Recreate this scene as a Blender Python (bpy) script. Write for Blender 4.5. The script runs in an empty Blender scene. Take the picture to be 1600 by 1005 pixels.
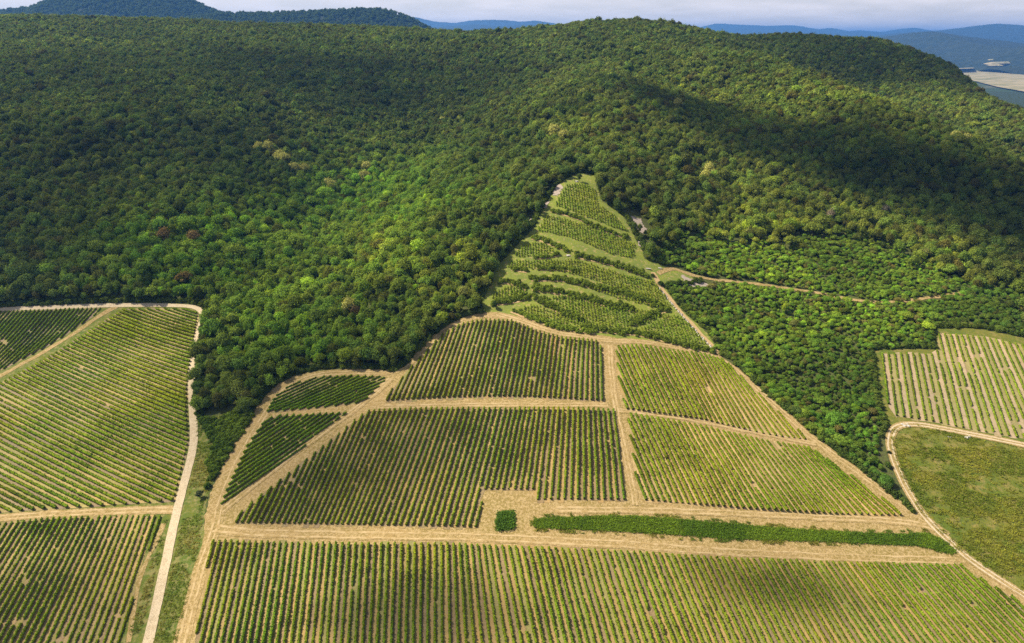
import bpy, bmesh, math, random
import numpy as np
from mathutils import Vector
from mathutils.geometry import delaunay_2d_cdt

rng = np.random.default_rng(7)
random.seed(7)
scene = bpy.context.scene
COL = scene.collection

# ------------------------------------------------------------------ camera, sky, sun, exposure
PITCH = math.radians(22.6)
FPX = 1067.0                      # focal length in pixels of a 1600 px wide frame
CAMZ = 170.0
SP, CP = math.sin(PITCH), math.cos(PITCH)
cam_data = bpy.data.cameras.new("camera")
cam_data.sensor_width = 36.0
cam_data.lens = 36.0 * FPX / 1600.0
cam_data.clip_start = 1.0
cam_data.clip_end = 60000.0
cam = bpy.data.objects.new("camera", cam_data)
cam.location = (0, 0, CAMZ)
cam.rotation_euler = (math.pi / 2 - PITCH, 0, 0)
COL.objects.link(cam)
scene.camera = cam

SUN = Vector((-0.76, 0.30, 0.92)).normalized()          # towards the sun
world = bpy.data.worlds.new("World")
scene.world = world
world.use_nodes = True
wn = world.node_tree.nodes
wl = world.node_tree.links
wn.clear()
w_out = wn.new("ShaderNodeOutputWorld")
w_bg = wn.new("ShaderNodeBackground")
w_bg.inputs["Strength"].default_value = 0.06
sky = wn.new("ShaderNodeTexSky")
sky.sky_type = 'NISHITA'
sky.sun_disc = False
sky.sun_elevation = math.asin(SUN.z)
sky.sun_rotation = math.atan2(SUN.x, SUN.y)
sky.altitude = 300
sky.air_density = 1.0
sky.dust_density = 1.6
sky.ozone_density = 1.6
# thin high cloud all over the sky dome
w_tc = wn.new("ShaderNodeTexCoord")
w_map = wn.new("ShaderNodeMapping")
w_map.inputs["Scale"].default_value = (1.6, 1.6, 9.0)
w_noise = wn.new("ShaderNodeTexNoise")
w_noise.inputs["Scale"].default_value = 7.0
w_noise.inputs["Detail"].default_value = 7.0
w_noise.inputs["Roughness"].default_value = 0.55
w_ramp = wn.new("ShaderNodeValToRGB")
w_ramp.color_ramp.elements[0].position = 0.40
w_ramp.color_ramp.elements[1].position = 0.78
w_ramp.color_ramp.elements[0].color = (0.22, 0.22, 0.22, 1)
w_ramp.color_ramp.elements[1].color = (0.85, 0.85, 0.85, 1)
w_mix = wn.new("ShaderNodeMix")
w_mix.data_type = 'RGBA'
w_mix.inputs["B"].default_value = (11.0, 10.1, 9.9, 1)
wl.new(w_tc.outputs["Generated"], w_map.inputs["Vector"])
wl.new(w_map.outputs["Vector"], w_noise.inputs["Vector"])
wl.new(w_noise.outputs["Fac"], w_ramp.inputs["Fac"])
# the air whitens towards the horizon
w_sep = wn.new("ShaderNodeSeparateXYZ")
wl.new(w_tc.outputs["Generated"], w_sep.inputs["Vector"])
w_hor = wn.new("ShaderNodeMapRange")
w_hor.interpolation_type = 'SMOOTHSTEP'
w_hor.inputs["From Min"].default_value = 0.0
w_hor.inputs["From Max"].default_value = 0.30
w_hor.inputs["To Min"].default_value = 0.50
w_hor.inputs["To Max"].default_value = 0.0
wl.new(w_sep.outputs["Z"], w_hor.inputs["Value"])
w_add = wn.new("ShaderNodeMath"); w_add.operation = 'MAXIMUM'
w_sc = wn.new("ShaderNodeMath"); w_sc.operation = 'MULTIPLY_ADD'; w_sc.inputs[1].default_value = 0.55
wl.new(w_ramp.outputs["Color"], w_sc.inputs[0]); wl.new(w_hor.outputs["Result"], w_sc.inputs[2])
wl.new(w_sc.outputs[0], w_add.inputs[0]); w_add.inputs[1].default_value = 0.0; w_add.use_clamp = True
wl.new(w_add.outputs[0], w_mix.inputs["Factor"])
wl.new(sky.outputs["Color"], w_mix.inputs["A"])
wl.new(w_mix.outputs["Result"], w_bg.inputs["Color"])
wl.new(w_bg.outputs["Background"], w_out.inputs["Surface"])

sun_data = bpy.data.lights.new("sun", 'SUN')
sun_data.energy = 5.0
sun_data.angle = math.radians(0.53)
sun_data.color = (1.0, 0.91, 0.74)
sun_ob = bpy.data.objects.new("sun", sun_data)
sun_ob.rotation_euler = SUN.to_track_quat('Z', 'Y').to_euler()
sun_ob.location = SUN * 3000
COL.objects.link(sun_ob)

scene.view_settings.view_transform = 'Standard'
scene.view_settings.look = 'None'
scene.view_settings.gamma = 1.0
scene.view_settings.exposure = 0.85
scene.view_settings.use_curve_mapping = False
scene.cycles.max_bounces = 5
scene.cycles.transparent_max_bounces = 10
scene.cycles.volume_bounces = 0
scene.cycles.use_denoising = False

# ------------------------------------------------------------------ tagging and mesh helpers
def tag(o, label=None, cat=None, group=None, kind=None):
    if label: o["label"] = label
    if cat: o["category"] = cat
    if group: o["group"] = group
    if kind: o["kind"] = kind
    return o

def mk_mesh(name, verts, faces, mat=None, smooth=False, mats=None, midx=None):
    """verts (n,3); faces: (m,4) or (m,3) array"""
    me = bpy.data.meshes.new(name)
    verts = np.asarray(verts, dtype=np.float32)
    faces = np.asarray(faces, dtype=np.int32)
    k = faces.shape[1]
    me.vertices.add(len(verts))
    me.vertices.foreach_set("co", verts.ravel())
    me.loops.add(faces.size)
    me.loops.foreach_set("vertex_index", faces.ravel())
    me.polygons.add(len(faces))
    me.polygons.foreach_set("loop_start", np.arange(0, faces.size, k, dtype=np.int32))
    me.polygons.foreach_set("loop_total", np.full(len(faces), k, dtype=np.int32))
    if smooth:
        me.polygons.foreach_set("use_smooth", np.ones(len(faces), dtype=bool))
    if mat: me.materials.append(mat)
    if mats:
        for m in mats: me.materials.append(m)
        me.polygons.foreach_set("material_index", np.asarray(midx, dtype=np.int32))
    me.update()
    me.validate()
    return me

def add_obj(name, me, parent=None, loc=None):
    o = bpy.data.objects.new(name, me)
    COL.objects.link(o)
    if parent: o.parent = parent
    if loc is not None: o.location = loc
    return o

def tris_of(q):
    q = np.asarray(q)
    return np.concatenate([q[:, [0, 1, 2]], q[:, [0, 2, 3]]])

# value noise for shapes (smooth, world space)
_perm = np.random.default_rng(3).random((256, 256))
def vnoise(x, y, s):
    x = np.asarray(x, float) / s + 1000.3; y = np.asarray(y, float) / s + 1000.7
    xi = np.floor(x).astype(int); yi = np.floor(y).astype(int)
    fx = x - xi; fy = y - yi
    fx = fx * fx * (3 - 2 * fx); fy = fy * fy * (3 - 2 * fy)
    a = _perm[xi % 256, yi % 256]; b = _perm[(xi + 1) % 256, yi % 256]
    c = _perm[xi % 256, (yi + 1) % 256]; d = _perm[(xi + 1) % 256, (yi + 1) % 256]
    return (a * (1 - fx) + b * fx) * (1 - fy) + (c * (1 - fx) + d * fx) * fy
def fbm(x, y, s, n=4):
    v = 0; a = 1; t = 0
    for i in range(n):
        v = v + a * vnoise(np.asarray(x) + 37 * i, np.asarray(y) - 91 * i, s / 2 ** i); t += a; a *= 0.5
    return v / t

# ------------------------------------------------------------------ materials
def new_mat(name):
    m = bpy.data.materials.new(name); m.use_nodes = True
    m.node_tree.nodes.clear()
    return m, m.node_tree.nodes, m.node_tree.links

def col_noise_chain(n, l, base, specs, coord='Object'):
    """base: socket or colour; specs: list of (scale, (lo,hi), colour, amount, stretch)"""
    tc = n.new("ShaderNodeTexCoord")
    cur = base
    for (scale, lo, hi, colr, amt) in specs:
        no = n.new("ShaderNodeTexNoise")
        no.inputs["Scale"].default_value = scale
        no.inputs["Detail"].default_value = 6
        no.inputs["Roughness"].default_value = 0.6
        l.new(tc.outputs[coord], no.inputs["Vector"])
        mr = n.new("ShaderNodeMapRange")
        mr.inputs["From Min"].default_value = lo
        mr.inputs["From Max"].default_value = hi
        mr.inputs["To Max"].default_value = amt
        l.new(no.outputs["Fac"], mr.inputs["Value"])
        mx = n.new("ShaderNodeMix"); mx.data_type = 'RGBA'
        l.new(mr.outputs["Result"], mx.inputs["Factor"])
        if isinstance(cur, tuple): mx.inputs["A"].default_value = (*cur, 1)
        else: l.new(cur, mx.inputs["A"])
        mx.inputs["B"].default_value = (*colr, 1)
        cur = mx.outputs["Result"]
    return cur, tc

def ground_mat(name, base, specs, bump=0.3, bump_scale=3.0, rough=0.95, attr=None):
    m, n, l = new_mat(name)
    out = n.new("ShaderNodeOutputMaterial")
    bs = n.new("ShaderNodeBsdfPrincipled")
    bs.inputs["Roughness"].default_value = rough
    bs.inputs["Specular IOR Level"].default_value = 0.1
    b = base
    if attr:
        a = n.new("ShaderNodeAttribute"); a.attribute_name = attr
        b = a.outputs["Color"]
    c, tc = col_noise_chain(n, l, b, specs)
    l.new(c, bs.inputs["Base Color"])
    no = n.new("ShaderNodeTexNoise"); no.inputs["Scale"].default_value = bump_scale
    no.inputs["Detail"].default_value = 5
    l.new(tc.outputs["Object"], no.inputs["Vector"])
    bu = n.new("ShaderNodeBump"); bu.inputs["Strength"].default_value = bump
    bu.inputs["Distance"].default_value = 0.3
    l.new(no.outputs["Fac"], bu.inputs["Height"])
    l.new(bu.outputs["Normal"], bs.inputs["Normal"])
    l.new(bs.outputs["BSDF"], out.inputs["Surface"])
    return m

def leaf_mat(name, use_tint=False, base=(0.06, 0.11, 0.02), var=0.35, nscale=0.9, transl=0.22, attr_mesh=None):
    m, n, l = new_mat(name)
    out = n.new("ShaderNodeOutputMaterial")
    df = n.new("ShaderNodeBsdfDiffuse")
    tr = n.new("ShaderNodeBsdfTranslucent")
    mix = n.new("ShaderNodeMixShader"); mix.inputs[0].default_value = transl
    if use_tint:
        a = n.new("ShaderNodeAttribute"); a.attribute_type = 'INSTANCER'; a.attribute_name = "tint"
        src = a.outputs["Vector"]
    elif attr_mesh:
        a = n.new("ShaderNodeAttribute"); a.attribute_name = attr_mesh
        src = a.outputs["Color"]
    else:
        rgb = n.new("ShaderNodeRGB"); rgb.outputs[0].default_value = (*base, 1); src = rgb.outputs[0]
    tc = n.new("ShaderNodeTexCoord")
    no = n.new("ShaderNodeTexNoise"); no.inputs["Scale"].default_value = nscale
    no.inputs["Detail"].default_value = 3
    l.new(tc.outputs["Object"], no.inputs["Vector"])
    geo = n.new("ShaderNodeNewGeometry")
    ad = n.new("ShaderNodeMath"); ad.operation = 'ADD'
    l.new(no.outputs["Fac"], ad.inputs[0]); l.new(geo.outputs["Random Per Island"], ad.inputs[1])
    mr = n.new("ShaderNodeMapRange")
    mr.inputs["From Min"].default_value = 0.35; mr.inputs["From Max"].default_value = 1.65
    mr.inputs["To Min"].default_value = 1 - var; mr.inputs["To Max"].default_value = 1 + var
    l.new(ad.outputs[0], mr.inputs["Value"])
    mu = n.new("ShaderNodeVectorMath"); mu.operation = 'SCALE'
    l.new(src, mu.inputs[0]); l.new(mr.outputs["Result"], mu.inputs["Scale"])
    l.new(mu.outputs["Vector"], df.inputs["Color"])
    mu2 = n.new("ShaderNodeVectorMath"); mu2.operation = 'MULTIPLY'
    mu2.inputs[1].default_value = (1.5, 1.4, 0.8)
    l.new(mu.outputs["Vector"], mu2.inputs[0]); l.new(mu2.outputs["Vector"], tr.inputs["Color"])
    l.new(df.outputs[0], mix.inputs[1]); l.new(tr.outputs[0], mix.inputs[2])
    l.new(mix.outputs[0], out.inputs["Surface"])
    return m

TAN = (0.46, 0.325, 0.155)
M = {}
M['terrain'] = ground_mat("woodland_floor", (0.075, 0.095, 0.022),
    [(0.05, .42, .62, (0.09, 0.10, 0.03), .7), (1.2, .45, .65, (0.05, 0.042, 0.025), .8)], 0.6, 1.5)
M['valley'] = ground_mat("valley_land", (0.028, 0.042, 0.02),
    [(0.0012, .50, .56, (0.16, 0.145, 0.08), .5), (0.004, .5, .58, (0.035, 0.06, 0.025), .8)], 0.1, 0.01)
M['drygrass'] = ground_mat("mown_dry_grass", (0.325, 0.225, 0.090),
    [(0.05, .45, .60, (0.21, 0.165, 0.042), .75), (0.35, .44, .60, (0.235, 0.175, 0.052), .7), (1.1, .44, .58, (0.47, 0.345, 0.17), .75),
     (4.0, .48, .62, (0.16, 0.105, 0.040), .75)], 0.8, 2.5)
M['palerut'] = ground_mat("worn_pale_earth", (0.42, 0.285, 0.130),
    [(0.6, .42, .62, (0.30, 0.205, 0.09), .8), (3.0, .45, .65, (0.46, 0.345, 0.20), .6)], 0.4, 3.0)
M['rut'] = ground_mat('straw_wheel_ruts', (0.43, 0.32, 0.165), [(0.4, .44, .60, (0.28, 0.19, 0.065), .85), (3.0, .45, .65, (0.46, 0.33, 0.17), .6)], 0.5, 3.0)
M['greenrib'] = ground_mat("green_verge_grass", (0.125, 0.140, 0.020),
    [(0.12, .42, .58, (0.085, 0.125, 0.02), .9), (0.5, .46, .62, (0.27, 0.22, 0.085), .75),
     (3.5, .45, .65, (0.06, 0.085, 0.02), .6)], 0.7, 3.0)
M['meadow'] = ground_mat("rough_meadow_grass", (0.135, 0.135, 0.022),
    [(0.06, .44, .58, (0.085, 0.12, 0.015), .9), (0.22, .5, .62, (0.22, 0.175, 0.055), .8),
     (0.9, .5, .64, (0.07, 0.095, 0.02), .7)], 0.8, 2.0)
M['concrete'] = ground_mat("pale_concrete_track", (0.53, 0.43, 0.285),
    [(0.5, .45, .65, (0.43, 0.335, 0.205), .8), (3.0, .49, .60, (0.28, 0.22, 0.14), .8)], 0.3, 4.0)
M['soil'] = ground_mat("vine_alley_soil", (0.4, 0.3, 0.15),
    [(0.35, .48, .64, (0.20, 0.18, 0.055), .55), (1.6, .46, .64, (0.34, 0.24, 0.13), .6),
     (4.0, .5, .66, (0.14, 0.105, 0.06), .5)], 0.5, 4.0, attr="soil")
M['rock'] = ground_mat("pinkish_grey_scree", (0.36, 0.29, 0.23),
    [(1.2, .42, .6, (0.25, 0.20, 0.165), .8), (5.0, .5, .62, (0.46, 0.39, 0.33), .7)], 0.8, 4.0)
M['stone'] = ground_mat("pale_field_stone", (0.50, 0.46, 0.40),
    [(3.0, .42, .6, (0.36, 0.32, 0.28), .8)], 0.5, 8.0)
M['bark'] = ground_mat("grey_brown_bark", (0.12, 0.09, 0.065), [(2.0, .4, .6, (0.07, 0.055, 0.04), .8)], 0.5, 9.0)
M['crown'] = leaf_mat("tree_foliage", use_tint=True, var=0.5, nscale=0.5, transl=0.36)
M['vine'] = leaf_mat("vine_foliage", attr_mesh="tint", var=0.45, nscale=0.5, transl=0.30)
M['weed'] = leaf_mat("tall_weeds", base=(0.065, 0.13, 0.018), var=0.5, nscale=0.25, transl=0.25)
M['shrub'] = leaf_mat("shrub_foliage", use_tint=True, var=0.5, nscale=0.6, transl=0.25)

# ------------------------------------------------------------------ terrain height
def tan_down(py):
    k = (py - 502.5) / FPX
    return (SP + k * CP) / (CP - k * SP)
def pix_at(px, py, F):
    """world point on the ray of a pixel at forward distance F"""
    k = (py - 502.5) / FPX
    d = F / (CP - k * SP)
    return np.array([(px - 800) / FPX * d, F, CAMZ - F * tan_down(py)])

ctrl = []
def lower(X, Y):
    yy = max(Y, 95)
    z = 3.6 + 0.19 * (yy - 150.6) - 13 * (1 - math.exp(-(X / 110.0) ** 2))
    if Y < 95: z -= 0.05 * (95 - Y)
    return z
for X in range(-420, 421, 60):
    for Y in (-180, -60, 40, 95, 140, 180, 220, 260, 300):
        ctrl.append((X, Y, lower(X, Y)))
for X in (-240, -180, -120, -60, 0, 60, 120, 180, 240):
    ctrl.append((X, 325, lower(X, 325)))
CAN = 7.0
hill = [
 (-150,400,388),(-150,300,476),(-150,200,612),(-150,120,800),(-150,60,1100),
 (0,400,386),(0,300,474),(0,200,609),(0,120,795),(0,60,1088),(0,24,1350),
 (200,400,386),(200,300,474),(200,200,609),(200,120,795),(200,60,1088),(300,32,1300),(150,27,1340),
 (400,400,412),(350,300,480),(380,200,615),(420,120,790),(450,70,1000),(450,39,1250),
 (470,340,478),(560,285,545),(650,220,660),(750,140,815),(600,43,1200),(550,120,830),(620,70,1010),(500,200,640),
 (560,450,352),(600,380,400),(650,320,455),(700,400,372),(760,300,452),(820,220,550),(850,140,710),(700,48,1150),(800,46,1100),
 (860,400,376),(900,285,453),(930,200,548),(950,120,696),(960,60,919),(960,32,1050),(1030,34,1050),(880,40,1070),
 (1100,350,430),(1100,250,540),(1100,150,730),(1100,80,930),(1100,47,1060),(1030,300,460),
 (1300,350,440),(1300,250,550),(1300,180,640),(1300,122,740),(1300,108,1000),(1300,60,1250),(1200,100,930),(1200,55,1200),
 (1500,350,450),(1500,260,520),(1500,208,580),(1500,180,800),(1500,130,960),(1500,112,1050),(1400,76,1180),(1400,230,540),(1400,163,650),(1400,130,960),(1200,86,850),
 (1600,400,410),(1600,300,490),(1600,248,545),(1600,215,720),(1600,172,860),
 (1750,420,395),(1750,300,525),(1750,232,700),
]
noforest = {(860,400,376),(900,285,453)}
for (px, py, F) in hill:
    p = pix_at(px, py, F)
    ctrl.append((p[0], p[1], p[2] - (0 if (px, py, F) in noforest else CAN)))
for (px, py, F) in [(-150,24,1350),(0,24,1350),(150,27,1340),(300,32,1300),(450,39,1250),(600,43,1200),(700,48,1150),(800,46,1100),(960,32,1050),
                    (1100,47,1060),(1200,55,1200),(1300,60,1250),(1400,76,1180),(1500,112,1050),(1600,172,860),(1750,232,700)]:
    p = pix_at(px, py, F)
    ctrl.append((p[0] * 1.13, p[1] + 170, p[2] - CAN - 26))
    ctrl.append((p[0] * 1.3, p[1] + 480, p[2] - CAN - 110))
for (px, py, F) in [(1300,122,860),(1400,163,770),(1500,208,680),(1600,248,640),(1230,92,930)]:     # hollow behind the near right spur
    p = pix_at(px, py, F); ctrl.append((p[0], p[1], p[2] - CAN - 24))
ctrl = np.array(ctrl)
P = ctrl[:, :2] / 100.0
def tps(r2):
    return 0.5 * r2 * np.log(r2 + 1e-9)
d2 = ((P[:, None, :] - P[None, :, :]) ** 2).sum(-1)
nC = len(P)
A = np.zeros((nC + 3, nC + 3))
A[:nC, :nC] = tps(d2) + np.eye(nC) * 0.02
A[:nC, nC] = 1; A[:nC, nC + 1:] = P
A[nC, :nC] = 1; A[nC + 1:, :nC] = P.T
wts = np.linalg.solve(A, np.concatenate([ctrl[:, 2], np.zeros(3)]))

GX0, GX1, GY0, GY1, GS = -1320.0, 1320.0, -180.0, 1860.0, 6.0
gx = np.arange(GX0, GX1 + 1, GS); gy = np.arange(GY0, GY1 + 1, GS)
GXX, GYY = np.meshgrid(gx, gy, indexing='ij')
Q = np.stack([GXX.ravel(), GYY.ravel()], 1) / 100.0
H = np.empty(len(Q))
for s in range(0, len(Q), 20000):
    q = Q[s:s + 20000]
    r2 = ((q[:, None, :] - P[None]) ** 2).sum(-1)
    H[s:s + 20000] = tps(r2) @ wts[:nC] + wts[nC] + q @ wts[nC + 1:]
H = H.reshape(GXX.shape)
# folds of the wooded slopes
amp = np.clip((GYY - 380) / 200, 0, 1)
H += amp * (fbm(GXX, GYY, 150, 3) - 0.5) * 26 * np.clip((980 - GYY) / 320, 0.10, 1)
# outer rim sinks under the surrounding land
edge = np.minimum.reduce([(GXX - GX0), (GX1 - GXX), (GY1 - GYY)])
wE = np.clip(edge / 260.0, 0, 1); wE = wE * wE * (3 - 2 * wE)
VALZ = -62.0
H = np.where(wE < 1, (VALZ - 12) + (H - VALZ + 12) * wE, H)

def gz(x, y):
    x = np.asarray(x, float); y = np.asarray(y, float)
    fx = np.clip((x - GX0) / GS, 0, len(gx) - 1.001); fy = np.clip((y - GY0) / GS, 0, len(gy) - 1.001)
    i = fx.astype(int); j = fy.astype(int); a = fx - i; b = fy - j
    return (H[i, j] * (1 - a) + H[i + 1, j] * a) * (1 - b) + (H[i, j + 1] * (1 - a) + H[i + 1, j + 1] * a) * b

_F = np.concatenate([np.arange(60, 700, 1.5), np.arange(700, 1800, 4.0)])
def hit(px, py):
    """ground point seen at a pixel of the 1600x1005 frame"""
    k = (py - 502.5) / FPX
    X = (px - 800) / FPX * _F / (CP - k * SP)
    Z = CAMZ - _F * tan_down(py)
    dz = Z - gz(X, _F)
    idx = np.where(dz < 0)[0]
    if len(idx) == 0:
        i = int(np.argmin(dz)); F = _F[i]
    else:
        i = idx[0]
        if i == 0: F = _F[0]
        else:
            t = dz[i - 1] / (dz[i - 1] - dz[i]); F = _F[i - 1] + t * (_F[i] - _F[i - 1])
    X = (px - 800) / FPX * F / (CP - k * SP)
    return np.array([X, F])
def hits(pts):
    return np.array([hit(a, b) for a, b in pts])
def project(X, Y, Z):
    dz = np.asarray(Z) - CAMZ
    d = Y * CP - dz * SP
    u = -(Y * SP + dz * CP)
    return 800 + FPX * X / d, 502.5 + FPX * u / d, d

ii, jj = np.meshgrid(np.arange(len(gx) - 1), np.arange(len(gy) - 1), indexing='ij')
ny = len(gy)
q = np.stack([ii * ny + jj, (ii + 1) * ny + jj, (ii + 1) * ny + jj + 1, ii * ny + jj + 1], -1).reshape(-1, 4)
terr = add_obj("hillside", mk_mesh("hillside", np.stack([GXX, GYY, H], -1).reshape(-1, 3), q, M['terrain'], smooth=True))
tag(terr, "wooded hillside rising behind the vineyards", kind='structure')

# valley floor out to the horizon
R = 30000
vx = np.linspace(-R, R, 41); vy = np.linspace(-3000, R + 15000, 41)
VX, VY = np.meshgrid(vx, vy, indexing='ij')
ii, jj = np.meshgrid(np.arange(40), np.arange(40), indexing='ij')
qv = np.stack([ii * 41 + jj, (ii + 1) * 41 + jj, (ii + 1) * 41 + jj + 1, ii * 41 + jj + 1], -1).reshape(-1, 4)
tag(add_obj("ground", mk_mesh("ground", np.stack([VX, VY, np.full_like(VX, VALZ)], -1).reshape(-1, 3), qv, M['valley'])),
    "valley floor reaching the horizon", kind='structure')

# ------------------------------------------------------------------ sheets and ribbons on the terrain
def densify(poly, step, closed=True):
    out = []
    n = len(poly)
    for i in range(n if closed else n - 1):
        a = np.asarray(poly[i]); b = np.asarray(poly[(i + 1) % n])
        m = max(1, int(np.linalg.norm(b - a) / step))
        for k in range(m): out.append(a + (b - a) * k / m)
    if not closed: out.append(np.asarray(poly[-1]))
    return np.array(out)
def smooth_line(pts, it=2, closed=False):
    p = np.asarray(pts, float)
    for _ in range(it):                      # Chaikin
        if closed: a = p; b = np.roll(p, -1, 0)
        else: a = p[:-1]; b = p[1:]
        q = np.empty((2 * len(a), 2)); q[0::2] = a * .75 + b * .25; q[1::2] = a * .25 + b * .75
        if not closed: q = np.vstack([p[:1], q, p[-1:]])
        p = q
    return p
def in_poly(X, Y, poly):
    X = np.asarray(X); Y = np.asarray(Y)
    inside = np.zeros(X.shape, bool)
    n = len(poly); j = n - 1
    for i in range(n):
        xi, yi = poly[i]; xj, yj = poly[j]
        c = ((yi > Y) != (yj > Y)) & (X < (xj - xi) * (Y - yi) / (yj - yi + 1e-12) + xi)
        inside ^= c; j = i
    return inside
def sheet(name, poly, off, mat, step=4.0, ragged=0.35, label=None, smooth=0, kind='structure'):
    b = np.asarray(poly, float)
    if smooth: b = smooth_line(b, smooth, True)
    b = densify(b, 1.2)
    b = b + (rng.random(b.shape) - 0.5) * 2 * ragged
    lo = b.min(0); hi = b.max(0)
    xs = np.arange(lo[0], hi[0], step); ys = np.arange(lo[1], hi[1], step)
    XX, YY = np.meshgrid(xs, ys); XX = XX.ravel() + .1; YY = YY.ravel() + .1
    m = in_poly(XX, YY, b)
    pts = [Vector(p) for p in b] + [Vector((x, y)) for x, y in zip(XX[m], YY[m])]
    nb = len(b)
    r = delaunay_2d_cdt(pts, [(i, (i + 1) % nb) for i in range(nb)], [], 1, 1e-4)
    v = np.array([(p.x, p.y) for p in r[0]])
    f = np.array([list(t) for t in r[2] if len(t) == 3])
    V = np.column_stack([v, gz(v[:, 0], v[:, 1]) + off])
    # upward faces
    a = V[f[:, 0]]; c1 = V[f[:, 1]] - a; c2 = V[f[:, 2]] - a
    nz = c1[:, 0] * c2[:, 1] - c1[:, 1] * c2[:, 0]
    f[nz < 0] = f[nz < 0][:, ::-1]
    o = add_obj(name, mk_mesh(name, V, f, mat, smooth=True))
    return tag(o, label, kind=kind)
def ribbon_geo(line, wl_, wr, off, step=1.5, jit=0.0):
    p = densify(line, step, closed=False)
    t = np.gradient(p, axis=0); t /= np.linalg.norm(t, axis=1)[:, None] + 1e-9
    nrm = np.stack([-t[:, 1], t[:, 0]], 1)
    k = np.arange(len(p))
    w1 = wl_ + jit * (vnoise(k, k * 0 + 5, 3) - .5) * 2; w2 = wr + jit * (vnoise(k, k * 0 + 55, 3) - .5) * 2
    cols = []
    for s in (1, .33, -.33, -1):
        w = np.where(s > 0, w1 * s, w2 * s)
        q2 = p + nrm * w[:, None]
        cols.append(np.column_stack([q2, gz(q2[:, 0], q2[:, 1]) + off]))
    V = np.stack(cols, 1).reshape(-1, 3)
    n = len(p)
    f = []
    for c in range(3):
        i = np.arange(n - 1) * 4 + c
        f.append(np.stack([i, i + 1, i + 5, i + 4], 1))
    return V, np.concatenate(f)
def shift_line(line, d):
    p = np.asarray(line); t = np.gradient(p, axis=0); t /= np.linalg.norm(t, axis=1)[:, None] + 1e-9
    return p + np.stack([-t[:, 1], t[:, 0]], 1) * d
def track(name, px, width, off, mat, label, ruts=None, rut_mat=None, jit=0.25, smooth=2):
    line = smooth_line(hits(px), smooth)
    V, F = ribbon_geo(line, width / 2, width / 2, off, jit=jit)
    if ruts is None:
        o = add_obj(name, mk_mesh(name, V, F, mat, smooth=True))
    else:
        Vs, Fs, mi = [V], [F], [np.zeros(len(F))]
        nv = len(V)
        line = densify(line, 1.5, closed=False)
        for r in ruts:
            v2, f2 = ribbon_geo(shift_line(line, r), .34, .34, off + .03, jit=.30)
            Vs.append(v2); Fs.append(f2 + nv); nv += len(v2); mi.append(np.ones(len(f2)))
        o = add_obj(name, mk_mesh(name, np.concatenate(Vs), np.concatenate(Fs), None, smooth=True, mats=[mat, rut_mat], midx=np.concatenate(mi)))
    tag(o, label, kind='structure')
    return line

# central vineyard outline (pixels of the photograph)
central_px = [(262,1080),(283,1005),(318,850),(322,790),(345,730),(385,660),(425,605),(465,585),(520,577),(625,581),(655,550),(690,516),
 (730,494),(780,487),(820,497),(860,514),(930,522),(1000,532),(1100,548),(1135,560),(1200,620),(1275,685),(1350,742),(1425,803),
 (1500,862),(1600,925),(1780,1040),(1780,1080)]
central = hits(central_px)
sheet("dry_grass", central, 0.06, M['drygrass'], label="mown straw-coloured grass headlands of the central vineyard", smooth=1)
left_px = [(-260,1080),(-260,478),(0,482),(190,474),(300,474),(318,486),(316,500),(308,540),(302,600),(303,640),(308,690),(282,800),(235,1005),(215,1080)]
leftf = hits(left_px)
sheet("verge_grass", leftf, 0.06, M['greenrib'], label="grassy ground around the left vineyards", smooth=1)
strip_px = [(215,1080),(233,1005),(281,800),(303,700),(302,650),(330,652),(372,640),(380,655),(345,722),(322,785),(318,850),(283,1005),(262,1080)]
sheet("grass", hits(strip_px), 0.04, M['greenrib'], label="green grass verge between pale track and dirt track")
rightf_px = [(1366,546),(1464,546),(1463,513),(1530,514),(1600,528),(1800,570),(1800,750),(1600,700),(1500,680),(1430,666),(1388,664),(1380,640)]
rightf = hits(rightf_px)
sheet("dry_grass", rightf, 0.06, M['meadow'], label="yellow-green ground of the right vineyard", ragged=.5)
meadow_px = [(1390,668),(1430,664),(1500,680),(1600,700),(1800,745),(1800,1080),(1780,1040),(1600,925),(1500,862),(1440,805),(1408,745),(1392,700)]
meadow = hits(meadow_px)
sheet("meadow", meadow, 0.05, M['meadow'], label="rough yellow-green meadow right of the rutted track")
terr_px = [(757,488),(752,470),(770,440),(772,420),(800,392),(835,355),(858,310),(878,284),(908,270),(930,274),(938,312),(975,340),(1000,385),(1008,405),
 (1050,420),(1075,425),(1085,438),(1060,440),(1035,445),(1065,485),(1105,520),(1125,552),(1050,546),(940,524),(860,512),(820,495)]
terrace = hits(terr_px)
M['tergrass'] = ground_mat("terrace_grass", (0.185, 0.215, 0.030),
    [(0.10, .44, .6, (0.14, 0.17, 0.035), .85), (0.5, .54, .64, (0.38, 0.27, 0.12), .7), (3, .5, .64, (0.10, 0.12, 0.03), .6)], 0.6, 2.0)
sheet("terraces", terrace, 0.08, M['tergrass'], step=3, ragged=.6, label="sunny grassed terraces of the hillside vineyard")

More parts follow.
